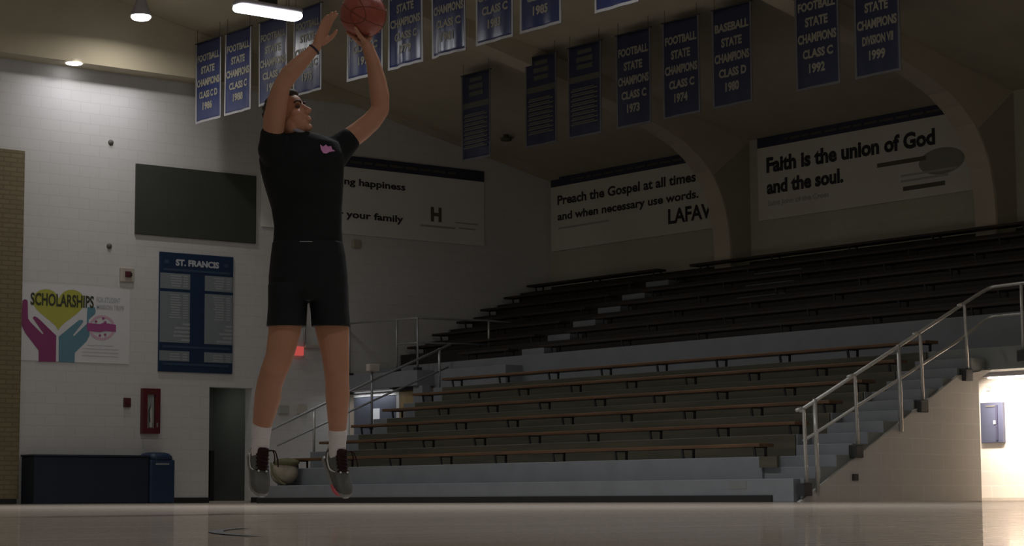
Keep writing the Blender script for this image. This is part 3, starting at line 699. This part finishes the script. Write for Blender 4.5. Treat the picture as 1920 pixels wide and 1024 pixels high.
# gospel banner on the back wall: Y 34.87..29.3
wall_banner('wall_banner', 'pale banner reading Preach the Gospel at all times on the back wall', (XB-0.02, 34.9, 5.37), EYN, 5.75, 1.60, 0.20, 'vinyl_cream',
    [('print_black', [('Preach the Gospel at all times', 0.22, 4.55, 1.00, 1.20, 0.03), ('and when necessary use words.', 0.22, 4.62, 0.66, 0.83, 0.03), ('LAFAVRE', 3.72, 5.45, 0.22, 0.52, 0.03)]),
     ('print_soft', [(0.24, 1.9, 0.46, 0.5)])])
wall_banner('wall_banner', 'pale banner reading Faith is the union of God on the back wall', (XB-0.02, 28.62, 5.37), EYN, 5.9, 1.62, 0.20, 'vinyl_cream',
    [('print_black', [('Faith is the union of God', 0.24, 4.42, 0.93, 1.21, 0.045), ('and the soul.', 0.24, 2.22, 0.51, 0.77, 0.045)]),
     ('print_soft', [('Saint John of the Cross', 0.26, 1.85, 0.27, 0.37), (3.6, 4.9, 0.42, 0.46), (3.6, 4.7, 0.32, 0.36)]),
     ('print_olive', [(3.65, 4.62, 0.16, 0.24), (3.05, 4.2, 0.66, 0.74)])])
def disc(center, ex, rx, rz_, n=24):
    return [(center[0]+rx*math.cos(2*PI*i/n), center[1]+rz_*math.sin(2*PI*i/n)) for i in range(n)]
fb = [o for o in bpy.data.objects if o.get('label', '').startswith('pale banner reading Faith')][0]
q = MB(); put_poly(q, disc((4.55, 0.60), EYN, 0.52, 0.24), (XB-0.02, 28.62, 5.37), EYN, EZ, 0.019); q.build('logo', 'print_mid', fb)

# ------------------------------------------------------------------ championship banners
def champ(x, y0, y1, zb, zt, lab, lines, cloth, edge, ink, group, ripple=0.03, seed=0):
    """hangs from the roof, faces the court; y0 is its left edge as seen from the court"""
    Wd = y0-y1; Ht = zt-zb; nx, nz_ = 14, 18
    t = thing('championship_banner', (x, (y0+y1)/2, zt), lab, 'banner', group)
    rn = random.Random(seed); ph = rn.uniform(0, 6)
    def dx(a, b):  # gentle folds, stronger towards the hem
        return ripple*(1-b)*math.sin(a*7+ph)*0.6+ripple*0.5*math.sin(a*15+ph*2)*(1-b)
    def P(a, b, lift=0.0): return (x-dx(a, b)-lift, y0-a*Wd, zb+b*Ht)
    def grid(mb, a0, a1, b0, b1, na, nb, lift):
        vs = [P(a0+(a1-a0)*i/na, b0+(b1-b0)*j/nb, lift) for j in range(nb+1) for i in range(na+1)]
        fs = [(j*(na+1)+i, j*(na+1)+i+1, (j+1)*(na+1)+i+1, (j+1)*(na+1)+i) for j in range(nb) for i in range(na)]
        mb.add(vs, fs, True)
    c1 = MB(); grid(c1, 0, 1, 0, 1, nx, nz_, 0); cl = c1.build('cloth', cloth, t)
    so = cl.modifiers.new('thickness', 'SOLIDIFY'); so.thickness = 0.006; so.offset = 0
    e = MB(); bw = 0.045; bh = bw*Wd/Ht
    grid(e, 0, bw, 0, 1, 1, nz_, 0.006); grid(e, 1-bw, 1, 0, 1, 1, nz_, 0.006); grid(e, bw, 1-bw, 0, bh, nx, 1, 0.006)
    e.build('border', edge, t)
    for ln in lines:
        lm = MB()
        if isinstance(ln[0], str):
            vs, fs = text_geo(ln[0], 0.045); a0 = min(v[0] for v in vs); a1 = max(v[0] for v in vs)
            sx = (ln[2]-ln[1])/(a1-a0); sy = (ln[4]-ln[3])/0.72
            lm.add([P(ln[1]+(v[0]-a0)*sx, ln[3]+v[1]*sy, 0.009) for v in vs], fs)
        else:
            grid(lm, ln[0], ln[1], ln[2], ln[3], 4, 1, 0.009)
        lm.build('lettering', ink, t)
    MB().tube([(x, y0+0.02, zt), (x, y1-0.02, zt)], 0.012, 8).build('rod', 'iron', t)
    for yy in (y0-0.06, y1+0.06): MB().tube([(x, yy, zt), (x, yy, ceil_z(x))], 0.004, 5).build('cord', 'iron', t)
    return t
def words(a, b, c_, d_, e_=None):
    L = [(a, 0.08, 0.93, 0.76, 0.84), (b, 0.24, 0.76, 0.605, 0.69), (c_, 0.065, 0.94, 0.45, 0.535), (d_, 0.17, 0.86, 0.30, 0.38)]
    if e_: L.append((e_, 0.32, 0.68, 0.155, 0.24))
    return L
R1 = [(33.92,33.0),(32.85,31.95),(31.7,30.75),(30.55,29.67),(28.89,27.85),(27.7,26.76),(26.52,25.64),(25.35,24.43),(24.26,23.3),(22.55,21.6)]
R1 = [(a*19.9/19.6, b*19.9/19.6) for a, b in R1]
l1 = ['blue championship banner at the far left end of its row beside the white wall',
      'blue championship banner, second from the left end of its row',
      'blue championship banner, third from the left, partly behind the raised right arm of the player',
      'blue championship banner under the long lit lamp, behind the wrist of the player',
      'blue championship banner right behind the raised left forearm and the ball',
      'blue championship banner with white sheen just right of the ball',
      'blue championship banner with folds and streaked sheen, second right of the ball',
      'blue championship banner with a plain lower half, third right of the ball',
      'blue championship banner at the top edge, fourth right of the ball',
      'brightly lit blue banner cut off by the top edge of the picture']
yrs = ['1986', '1988', '1990', '1975', '1977', '1979', '1981', '1983', '1985', '1984']
for i, (a, b) in enumerate(R1):
    zb = 7.12 if i < 9 else 7.12
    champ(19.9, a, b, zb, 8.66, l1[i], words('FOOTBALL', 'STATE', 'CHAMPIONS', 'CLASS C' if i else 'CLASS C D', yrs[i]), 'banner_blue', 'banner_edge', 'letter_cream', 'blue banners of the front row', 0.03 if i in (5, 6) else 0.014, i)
sc = 23.6/23.5
R2 = [(30.85,29.97),(28.95,28.08),(27.77,26.88),(26.5,25.62),(25.33,24.45),(24.15,23.25),(22.31,21.4),(21.09,20.2)]
l2 = ['dark banner with a list of years, leftmost and lowest of the rear row',
      'dark banner with a list of years, second of the rear row',
      'dark banner with a list of years, third of the rear row',
      'dark blue banner left of the top of the curved rib, fourth of the rear row',
      'dark blue banner just right of the top of the curved rib',
      'dark blue banner reading CLASS D in the rear row',
      'dark blue banner reading CLASS C at the top edge, second from the right',
      'dark blue banner reading DIVISION VII, rightmost of all the banners']
lst = [(0.30,0.72,0.90,0.945),(0.27,0.75,0.815,0.87),(0.28,0.74,0.735,0.785),(0.06,0.95,0.60,0.665)]
rows = []
for k_ in range(8):
    b = 0.50-k_*0.052; rows.append((0.10, 0.90, b, b+0.016)); rows.append((0.14, 0.8, b+0.022, b+0.034))
wl = [None, None, None, words('FOOTBALL','STATE','CHAMPIONS','CLASS C','1973'), words('FOOTBALL','STATE','CHAMPIONS','CLASS C','1974'), words('BASEBALL','STATE','CHAMPIONS','CLASS D','1980'),
      words('FOOTBALL','STATE','CHAMPIONS','CLASS C','1992'), words('FOOTBALL','STATE','CHAMPIONS','DIVISION VII','1999')]
for i, (a, b) in enumerate(R2):
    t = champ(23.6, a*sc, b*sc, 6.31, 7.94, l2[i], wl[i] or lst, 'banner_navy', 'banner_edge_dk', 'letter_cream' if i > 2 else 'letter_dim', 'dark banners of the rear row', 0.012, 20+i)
    if i < 3:
        lm = MB()
        for (a0, a1, b0, b1) in rows:
            put_rect(lm, (23.6-0.018, a*sc, 6.31), EYN, EZ, a0*(a-b)*sc, a1*(a-b)*sc, b0*1.63, b1*1.63, 0)
        lm.build('small_lettering', 'letter_faint', t)
tag(MB().lathe([(0.05, 0), (0.05, 0.06), (0.12, 0.08), (0.11, 0.13), (0.03, 0.14)], (0,0,0), 16).build('ceiling_speaker', 'riser_brown'), 'small round dark fitting under the roof between the first two dark banners', 'fitting')
o = [x for x in bpy.data.objects if x.name.startswith('ceiling_speaker')][0]
o.rotation_euler = (PI, 0, 0); o.location = (26.67, 33.5, ceil_z(26.67)+0.005)

# court line
cl = MB()
def arc_strip(cx, cy, r, w_, a0, a1, n=40):
    vs = []; fs = []
    for i in range(n+1):
        a = a0+(a1-a0)*i/n
        for q in (r-w_/2, r+w_/2): vs.append((cx+q*math.cos(a), cy+q*math.sin(a), 0.002))
    for i in range(n): fs.append((2*i, 2*i+1, 2*i+3, 2*i+2))
    return vs, fs
pc = CP+(CF*1+CR*((405-960)/FOC)+CU*((512-996)/FOC))*1.0
dirv = (Vector((pc.x, pc.y, 0))).normalized(); perp = Vector((dirv.y, -dirv.x, 0))
rr_ = 2.2; cen = dirv*4.55+perp*(rr_)
base_a = math.atan2(-perp.y, -perp.x)
vs, fs = arc_strip(cen.x, cen.y, rr_, 0.03, base_a-0.26, base_a+0.26)
cl.add(vs, fs)
tag(cl.build('court_line', 'line_paint'), 'thin dark curved court line on the floor near the camera', 'floor marking')

# ------------------------------------------------------------------ the player
D0 = 10.4
FH = Vector((math.sin(YAW), math.cos(YAW), 0)); RH = Vector((math.cos(YAW), -math.sin(YAW), 0)); TH = -FH; ZH = Vector((0, 0, 1))
def pw(px, py, t=0.0):
    """point of the player measured from the photograph; t metres nearer than the body's mid plane"""
    return CP+(CF+CR*((px-960)/FOC)+CU*((512-py)/FOC))*(D0-t)
def m_(px): return px*D0/FOC
def remesh(o, vox, it, fac=0.5):
    r = o.modifiers.new('skin', 'REMESH'); r.mode = 'VOXEL'; r.voxel_size = vox; r.use_smooth_shade = True
    s = o.modifiers.new('smooth', 'SMOOTH'); s.iterations = it; s.factor = fac
    dg = bpy.context.evaluated_depsgraph_get(); dg.update()
    me = bpy.data.meshes.new_from_object(o.evaluated_get(dg))
    mats = list(o.data.materials); o.modifiers.clear(); o.data = me
    me.materials.clear()
    for x in mats: me.materials.append(x)
    me.polygons.foreach_set('use_smooth', [True]*len(me.polygons)); me.name = o.name
    return o
B = MB()
# head frame: looks to the right of the picture and up
hp, hy = math.radians(27), math.radians(66)
h0 = RH*math.sin(hy)+TH*math.cos(hy)
HF = (h0*math.cos(hp)+ZH*math.sin(hp)).normalized(); HU = (ZH*math.cos(hp)-h0*math.sin(hp)).normalized(); HS = HF.cross(HU).normalized()
if HS.dot(TH) < 0: HS = -HS      # HS points to the near (right) side of the head
HO = pw(541.5, 219, 0.0)
def hd_(f, u, s): return HO+HF*f+HU*u+HS*s
def hell(mb, c, r, n=20, m=14): mb.ellipsoid(hd_(*c), (HF*r[0], HS*r[2], HU*r[1]), n, m)
hell(B, (-0.008, 0.036, 0), (0.098, 0.085, 0.077)); hell(B, (0.042, 0.046, 0), (0.052, 0.052, 0.060))
hell(B, (0.042, -0.03, 0), (0.050, 0.066, 0.054)); hell(B, (0.040, -0.076, 0), (0.046, 0.040, 0.045)); hell(B, (0.071, -0.106, 0), (0.020, 0.018, 0.021))
for s in (-1, 1):
    hell(B, (0.052, -0.022, 0.040*s), (0.028, 0.026, 0.020)); hell(B, (0.0845, 0.025, 0.024*s), (0.013, 0.008, 0.026))
    hell(B, (0.1, -0.036, 0.012*s), (0.012, 0.009, 0.009)); hell(B, (0.005, -0.062, 0.043*s), (0.036, 0.040, 0.018)); hell(B, (0.036, -0.045, 0.026*s), (0.042, 0.052, 0.031))
    hell(B, (-0.012, 0.0, 0.080*s), (0.022, 0.034, 0.009)); hell(B, (-0.004, -0.022, 0.076*s), (0.012, 0.014, 0.008))
B.limb([hd_(0.088, 0.016, 0), hd_(0.1, -0.008, 0), hd_(0.114, -0.031, 0)], [0.009, 0.0105, 0.0125], 12)
hell(B, (0.091, -0.063, 0), (0.014, 0.007, 0.021)); hell(B, (0.089, -0.076, 0), (0.0145, 0.0075, 0.018)); hell(B, (0.086, -0.052, 0), (0.013, 0.012, 0.014))
# neck and trunk
B.limb([hd_(-0.025, -0.03, 0), pw(551, 250, 0), pw(558, 275, -0.01)], [0.062, 0.062, 0.072], 20)
RR = RH; TT = TH
B.loft([(pw(570, 266, 0), RR*m_(52), TT*0.075), (pw(570, 285, 0), RR*m_(66), TT*0.10), (pw(566, 330, 0), RR*m_(70), TT*0.115), (pw(574, 400, 0), RR*m_(58), TT*0.10), (pw(577, 450, 0), RR*m_(55), TT*0.095), (pw(578, 500, 0), RR*m_(60), TT*0.11), (pw(578, 545, 0), RR*m_(58), TT*0.10)])
# right arm (nearer, at the left of the picture)
B.limb([pw(520, 285, 0.06), pw(512, 255, 0.10), pw(514, 225, 0.13), pw(520, 190, 0.16), pw(529, 160, 0.18)], [m_(22), m_(19.5), m_(20.5), m_(19), m_(16)], 18)
B.limb([pw(529, 160, 0.18), pw(543, 139, 0.175), pw(560, 121, 0.165), pw(580, 101, 0.15), pw(593, 88, 0.14)], [m_(16), m_(17), m_(15), m_(11.5), m_(10)], 18)
# left arm (farther, at the right)
B.limb([pw(632, 282, -0.08), pw(650, 264, -0.10), pw(675, 246, -0.12), pw(697, 227, -0.13), pw(713, 206, -0.14)], [m_(23), m_(21), m_(20), m_(19), m_(17)], 18)
B.limb([pw(713, 206, -0.14), pw(712, 180, -0.145), pw(707, 150, -0.15), pw(699, 115, -0.155), pw(690, 90, -0.16)], [m_(17), m_(18.5), m_(17), m_(13.5), m_(11.5)], 18)

def hand(mb, wrist, knuck, across, normal, fingers, thumb, pw_=0.040, pt=0.013):
    """palm between wrist and knuckles; fingers and thumb are lists of points starting at their root"""
    ax = (knuck-wrist); ac = across.normalized(); nn = normal.normalized()
    rings = []
    for u, wv, tv in ((0.0, 0.62, 1.25), (0.25, 0.82, 1.3), (0.55, 1.0, 1.15), (0.85, 1.03, 1.0), (1.02, 0.95, 0.8)):
        rings.append((wrist+ax*u, ac*pw_*wv, nn*pt*tv))
    mb.loft(rings, 20, 2.6)
    for f in fingers: mb.limb(f[0], f[1], 10)
    mb.limb(thumb[0], thumb[1], 10)
# right hand: open, fingers up, edge of the palm towards the camera
wr = pw(594, 86, 0.14); kn = pw(608, 55, 0.14)
ac = (TH*0.80-RH*0.52-ZH*0.05).normalized(); upd = (kn-wr).normalized(); nrm = ac.cross(upd).normalized()
if nrm.dot(RH) < 0: nrm = -nrm
fg = []
for q, L, lean in ((1.0, 0.074, -0.02), (0.36, 0.093, 0.0), (-0.30, 0.101, 0.01), (-0.93, 0.091, 0.02)):
    r0 = kn+ac*0.032*q-upd*0.012
    d1 = (upd*1.0+ac*(-lean*0.6)+RH*0.06+ZH*0.25).normalized(); d2 = (d1+nrm*0.22).normalized(); d3 = (d2+nrm*0.30).normalized()
    p1 = r0+d1*(0.012+L*0.46); p2 = p1+d2*L*0.32; p3 = p2+d3*L*0.22
    fg.append(([r0, p1, p2, p3], [0.0105, 0.0095, 0.0085, 0.0072]))
th0 = wr+upd*0.025-ac*0.024+nrm*0.01
th = ([th0, th0-ac*0.016+upd*0.030+nrm*0.016, th0-ac*0.022+upd*0.055+nrm*0.024, th0-ac*0.022+upd*0.075+nrm*0.026], [0.016, 0.0125, 0.0105, 0.008])
hand(B, wr, kn, ac, nrm, fg, th)
# left hand: bent back under the ball
BC = pw(681, 27, -0.20); BR = 0.1165
def on_ball(r, t, z, lift): 
    d = (RH*r+TH*t+ZH*z).normalized(); return BC+d*(BR+lift)
wr2 = pw(690, 88, -0.16); kn2 = on_ball(-0.12, 0.02, -1, 0.020)
ac2 = (TH*0.75+RH*0.62).normalized()
nr2 = ac2.cross((kn2-wr2).normalized()).normalized()
fl = []
for (r1, t1, z1), (r2, t2, z2), rad in (((-0.40, 0.05, -0.98), (-0.70, 0.0, -0.78), 0.0095), ((-0.36, -0.22, -0.95), (-0.72, -0.40, -0.66), 0.0095), ((-0.12, -0.40, -0.95), (-0.36, -0.76, -0.66), 0.0092), ((0.20, -0.38, -0.98), (0.24, -0.74, -0.74), 0.0085)):
    a = on_ball((r1-0.12)*0.5, t1*0.45, -1, 0.017); b = on_ball(r1, t1, z1, 0.0105)
    c = on_ball((r1+r2)/2, (t1+t2)/2, (z1+z2)/2, 0.009); e_ = on_ball(r2, t2, z2, 0.007)
    fl.append(([a, b, c, e_], [0.0115, rad, rad*0.93, rad*0.78]))
th2 = ([wr2+ZH*0.012+TH*0.012-RH*0.003, on_ball(-0.08, 0.36, -0.98, 0.016), on_ball(-0.18, 0.55, -0.86, 0.012), on_ball(-0.27, 0.68, -0.70, 0.009)], [0.0145, 0.0125, 0.0105, 0.0085])
hand(B, wr2, kn2, ac2, nr2, fl, th2, 0.036)
B.limb([on_ball(0.05, 0.05, -1, 0.02), on_ball(0.28, 0.15, -1, 0.016)], [0.016, 0.013], 12)
# legs
B.limb([pw(548, 520, 0.03), pw(538, 580, 0.05), pw(533, 625, 0.07), pw(524, 668, 0.09)], [m_(38), m_(34), m_(30), m_(26)], 20)
B.limb([pw(524, 668, 0.09), pw(514, 695, 0.10), pw(506, 718, 0.075)], [m_(26), m_(25), m_(24)], 20)
B.limb([pw(506, 718, 0.075), pw(502, 745, 0.03), pw(496, 775, 0.0), pw(490, 805, -0.02), pw(488, 838, -0.03)], [m_(24), m_(25), m_(21.5), m_(17), m_(14.5)], 20)
B.limb([pw(608, 520, -0.03), pw(617, 580, -0.01), pw(624, 625, 0.01), pw(629, 668, 0.03)], [m_(38), m_(35), m_(31), m_(25.5)], 20)
B.limb([pw(629, 668, 0.03), pw(631, 692, 0.04), pw(632, 715, 0.02)], [m_(25.5), m_(24), m_(22.5)], 20)
B.limb([pw(632, 715, 0.02), pw(633, 742, -0.01), pw(633, 775, -0.04), pw(633, 808, -0.06), pw(633, 845, -0.07)], [m_(22.5), m_(23), m_(20), m_(16.5), m_(14.5)], 20)
person = B.build('person', 'skin', None)
remesh(person, 0.0046, 5)
tag(person, 'person in black shirt and shorts jumping with a basketball held overhead', 'person')
gp0 = pw(577, 932, 0); gp0.z = gp0.z
person.data.transform(Matrix.Translation(-gp0)); person.location = gp0; person.matrix_world = Matrix.Translation(gp0)
def pchild(mb, name, m, parent=person, vox=None, it=4, fac=0.5, bevel=0):
    o = mb.build(name, m, None, bevel)
    if vox: remesh(o, vox, it, fac)
    o.parent = parent; o.matrix_parent_inverse = person.matrix_world.inverted() if parent is person else Matrix.Identity(4)
    if parent is not person: o.matrix_parent_inverse = (person.matrix_world @ person.matrix_world.inverted())
    return o
# face details and hair
E_ = MB()
for s in (-1, 1): 
    e = MB(); hell(e, (0.0795, 0.0055, 0.031*s), (0.0105, 0.006, 0.015)); pchild(e, 'eye', 'eye')
    e = MB(); e.tube([hd_(0.0955, 0.022, 0.010*s), hd_(0.0985, 0.028, 0.024*s), hd_(0.090, 0.030, 0.040*s), hd_(0.078, 0.024, 0.052*s)], [0.004, 0.0062, 0.0055, 0.003], 8); pchild(e, 'eyebrow', 'hair')
h = MB()
hell(h, (-0.020, 0.052, 0), (0.098, 0.081, 0.0815)); hell(h, (0.044, 0.094, 0), (0.050, 0.029, 0.060)); hell(h, (-0.06, 0.005, 0), (0.052, 0.06, 0.068))
for i in range(60):
    a = random.uniform(-PI, PI); b_ = random.uniform(0.15, 1.2)
    hell(h, (-0.018+0.094*math.cos(a)*math.cos(b_), 0.052+0.083*math.sin(b_), 0.078*math.sin(a)*math.cos(b_)), (0.016, 0.010, 0.014), 8, 6)
pchild(h, 'hair', 'hair', vox=0.0045, it=2)
# shirt
sh = MB()
sh.loft([(pw(564, 250, 0.0), RR*m_(27), TT*0.060), (pw(567, 257, 0.0), RR*m_(46), TT*0.085), (pw(569, 268, 0.0), RR*m_(66), TT*0.105), (pw(568, 288, 0), RR*m_(76), TT*0.125), (pw(566, 315, 0), RR*m_(79), TT*0.135), (pw(570, 350, 0), RR*m_(74), TT*0.13),
         (pw(575, 390, 0), RR*m_(66.5), TT*0.122), (pw(577.5, 425, 0), RR*m_(63.5), TT*0.12), (pw(577.5, 450, 0), RR*m_(65), TT*0.125), (pw(576.5, 468, 0), RR*m_(66.5), TT*0.13)], 32, 2.2)
sh.limb([pw(530, 310, 0.03), pw(512, 280, 0.07), pw(511, 254, 0.10)], [m_(32), m_(29), m_(23.5)], 20)
sh.limb([pw(612, 305, -0.05), pw(633, 281, -0.085), pw(652, 264, -0.10)], [m_(34), m_(29), m_(24)], 20)
sh.limb([pw(505, 300, 0.03), pw(512, 345, 0.02)], [m_(20), m_(12)], 16)
shirt = pchild(sh, 't_shirt', 'shirt', vox=0.009, it=4)
co = MB(); cpts = []
for i in range(25):
    a = 2*PI*i/24
    cpts.append(pw(555, 254, 0)+RR*m_(25)*math.cos(a)+TT*0.072*math.sin(a)+ZH*(-0.020*math.cos(a)-0.006*math.sin(a)+0.022))
co.tube(cpts, 0.010, 8, caps=False); pchild(co, 'collar', 'collar', parent=shirt)
# emblem on the chest, laid on the cloth
def drape(obj, poly, lift=0.004, depth=None):
    bm = bmesh.new(); bm.from_mesh(obj.data); tree = BVHTree.FromBMesh(bm)
    out = []
    for (x, y) in poly:
        d = (pw(x, y, 0)-CP).normalized(); hit = tree.ray_cast(CP, d)
        out.append((hit[0] if hit[0] else pw(x, y, 0.1))-d*lift)
    bm.free(); return out
em = MB(); pts = [(600,271),(606,275),(611,271),(615,275),(621,274),(623,280),(629,283),(618,285),(612,288),(606,287),(602,281)]
dv = drape(shirt, pts); em.add(dv, [tuple(range(len(dv)))])
cen_ = sum(dv, Vector())/len(dv)
em.add([p-(cen_-CP).normalized()*-0.003 for p in dv], [tuple(range(len(dv)))[::-1]])
pchild(em, 'emblem', 'logo_pink', parent=shirt)
# shorts
so_ = MB()
so_.loft([(pw(577, 455, 0), RR*m_(66), TT*0.128), (pw(578, 480, 0), RR*m_(70), TT*0.14), (pw(578, 520, 0), RR*m_(74), TT*0.15), (pw(578, 550, 0), RR*m_(74), TT*0.14), (pw(578, 566, 0), RR*m_(68), TT*0.11)], 32, 2.4)
so_.loft([(pw(541, 535, 0.02), RR*m_(38), TT*0.125), (pw(539.5, 575, 0.035), RR*m_(36.5), TT*0.12), (pw(537, 613, 0.05), RR*m_(37), TT*0.115)], 28, 2.2)
so_.loft([(pw(615, 535, -0.02), RR*m_(38), TT*0.125), (pw(618, 575, -0.005), RR*m_(36), TT*0.12), (pw(620.5, 613, 0.005), RR*m_(36.5), TT*0.115)], 28, 2.2)
shorts = pchild(so_, 'shorts', 'shorts', vox=0.0055, it=3)
wb = MB()
for x0, x1, y in ((562, 586, 453), (594, 622, 457)):
    ps_ = drape(shirt, [(x0+(x1-x0)*i/6, y) for i in range(7)], 0.002); wb.tube(ps_, 0.0025, 6)
pchild(wb, 'waistband_trim', 'collar', parent=shorts)
# wristband
wbm = MB(); c_ = pw(589, 93, 0.143); axd = (pw(593, 88, 0.14)-pw(580, 101, 0.15)).normalized()
u_ = axd.cross(TH).normalized(); v_ = axd.cross(u_).normalized()
wbm.tube([c_+(u_*math.cos(2*PI*i/24)+v_*math.sin(2*PI*i/24))*0.0285 for i in range(25)], 0.005, 8, caps=False)
pchild(wbm, 'wristband', 'band')
# socks and shoes
def shoe(ank, axis, nrm, sockpts, sockr, red, side):
    sk = MB(); sk.limb(sockpts, sockr, 20); so2 = pchild(sk, 'sock', 'sock', vox=0.006, it=3)
    A = axis.normalized(); N = (nrm-A*nrm.dot(A)).normalized(); Sx = A.cross(N).normalized()
    if Sx.dot(RH) < 0: Sx = -Sx
    o = ank-A*0.062-N*0.085     # heel point on the sole
    def q(a, n, s): return o+A*a*0.9+N*n+Sx*s
    up = MB()
    secs = [(0.0, 0.025, 0.075, 0.024), (0.012, 0.02, 0.115, 0.034), (0.05, 0.016, 0.128, 0.040), (0.095, 0.014, 0.118, 0.041), (0.13, 0.014, 0.10, 0.043), (0.17, 0.014, 0.082, 0.047), (0.21, 0.014, 0.066, 0.049), (0.245, 0.014, 0.056, 0.046), (0.275, 0.016, 0.045, 0.036), (0.292, 0.020, 0.034, 0.020)]
    up.loft([(q(a, (b+t)/2, 0), Sx*w_, N*(t-b)/2) for a, b, t, w_ in secs], 28, 2.5)
    up.loft([(q(0.005, 0.10, 0), Sx*0.030, A*0.014), (q(-0.004, 0.135, 0), Sx*0.022, A*0.008), (q(-0.008, 0.152, 0), Sx*0.012, A*0.005)], 16, 2.2)
    s_ = pchild(up, 'shoe', 'shoe', vox=0.005, it=3)
    so3 = MB()
    sol = [(0.0, 0.026), (0.02, 0.036), (0.07, 0.040), (0.13, 0.040), (0.18, 0.047), (0.215, 0.051), (0.25, 0.047), (0.28, 0.035), (0.296, 0.016)]
    so3.loft([(q(a, 0.010+(0.010 if a > 0.27 else 0), 0), Sx*w_, N*0.013) for a, w_ in sol], 20, 4)
    pchild(so3, 'sole', 'sole', parent=s_)
    if red:
        rd = MB(); rd.tube([q(0.20, 0.012, -0.049), q(0.235, 0.012, -0.048), q(0.262, 0.012, -0.042), q(0.283, 0.014, -0.032)], [0.006, 0.0105, 0.010, 0.004], 8)
        tag(pchild(rd, 'sole_edge', 'sole_red', parent=s_), 'red edge of the sole')
    tg = MB(); tg.loft([(q(0.078, 0.138, 0), Sx*0.030, A*0.012), (q(0.10, 0.119, 0), Sx*0.031, N*0.012), (q(0.14, 0.098, 0), Sx*0.029, N*0.010), (q(0.175, 0.082, 0), Sx*0.022, N*0.006)], 18, 2.6)
    tg.loft([(q(0.078, 0.150, 0), Sx*0.027, A*0.007), (q(0.084, 0.13, 0), Sx*0.030, A*0.012)], 18, 2.6)
    tag(pchild(tg, 'tongue', 'lace', parent=s_, vox=0.005, it=2), 'dark maroon tongue')
    for i in range(5):
        a = 0.095+i*0.018; n_ = 0.131-i*0.0095
        l_ = MB(); l_.tube([q(a, n_-0.014, -0.033), q(a+0.006, n_+0.001, -0.012), q(a+0.009, n_+0.001, 0.012), q(a+0.002, n_-0.014, 0.033)], 0.0034, 6)
        pchild(l_, 'lace', 'lace', parent=s_)
    for dy in (0.0, 0.012):
        l_ = MB(); l_.tube(curve_pts([q(0.09, 0.138, 0.01), q(0.085, 0.150, 0.045+dy), q(0.115+dy*2, 0.125, 0.060+dy), q(0.14+dy*2, 0.105, 0.058+dy*1.5)], 5, 0.02), 0.0035, 6)
        pchild(l_, 'lace', 'lace', parent=s_)
    for sg in (-1, 1):
        ey = MB(); ey.sphere(q(0.178, 0.082, 0.020*sg), 0.006, 8, 6); pchild(ey, 'eyelet', 'swoosh', parent=s_)
    # pale curved mark on the outer side
    sw_ = MB(); k = []
    prof = [(0.035, 0.085, 0.010), (0.06, 0.062, 0.013), (0.09, 0.047, 0.014), (0.115, 0.046, 0.012), (0.14, 0.058, 0.008), (0.165, 0.072, 0.003)]
    bm = bmesh.new(); bm.from_mesh(s_.data); tree = BVHTree.FromBMesh(bm)
    def onside(a, n_):
        st_ = q(a, n_, -0.2); hit = tree.ray_cast(st_, Sx)
        return (hit[0]-Sx*0.0025) if hit[0] else q(a, n_, -0.045)
    for a, n_, w_ in prof: k += [onside(a, n_-w_/2), onside(a, n_+w_/2)]
    bm.free()
    sw_.add(k, [(2*i, 2*i+2, 2*i+3, 2*i+1) for i in range(len(prof)-1)]); ob = pchild(sw_, 'side_mark', 'swoosh', parent=s_)
    sl = ob.modifiers.new('thickness', 'SOLIDIFY'); sl.thickness = 0.002
    hl = MB(); hl.tube([q(-0.003, 0.06, -0.024), q(-0.006, 0.09, -0.026), q(-0.004, 0.12, -0.024)], [0.004, 0.006, 0.003], 8); pchild(hl, 'heel_clip', 'swoosh', parent=s_)
    return s_
shoe(pw(487, 853, -0.03), RH*0.22-ZH*0.80+TH*0.55, TH*0.75+ZH*0.6+RH*0.42, [pw(490.5, 800, -0.017), pw(489, 822, -0.022), pw(487, 852, -0.03)], [m_(19.5), m_(17), m_(16)], False, -1)
shoe(pw(632, 857, -0.07), RH*0.40-ZH*0.76+TH*0.50, TH*0.70+ZH*0.6+RH*0.50, [pw(633, 812, -0.06), pw(633, 830, -0.066), pw(632, 858, -0.07)], [m_(18.2), m_(16.4), m_(15.5)], True, -1)

# ------------------------------------------------------------------ the ball
ball = MB().ellipsoid((0, 0, 0), ((BR, 0, 0), (0, BR, 0), (0, 0, BR)), 48, 32).build('basketball', 'ball')
ball.location = BC; ball.matrix_world = Matrix.Translation(BC)
tag(ball, 'orange brown basketball on the fingertips of the raised left hand', 'ball')
def seam(fn, n=64):
    mb = MB(); mb.tube([Vector(fn(2*PI*i/n)).normalized()*(BR+0.0003) for i in range(n+1)], 0.0022, 6, caps=False)
    o = mb.build('seam', 'seam'); o.parent = ball; return o
ax1 = (RH*0.5+TH*0.3+ZH*0.8).normalized(); ax2 = ax1.cross(TH).normalized(); ax3 = ax1.cross(ax2).normalized()
seam(lambda a: ax1*math.cos(a)+ax2*math.sin(a)); seam(lambda a: ax2*math.cos(a)+ax3*math.sin(a))
seam(lambda a: ax1*math.cos(a)*0.72+ax3*math.sin(a)+ax2*(0.62*math.cos(2*a)+0.25)); seam(lambda a: ax1*math.cos(a)*0.72+ax3*math.sin(a)-ax2*(0.62*math.cos(2*a)+0.25))
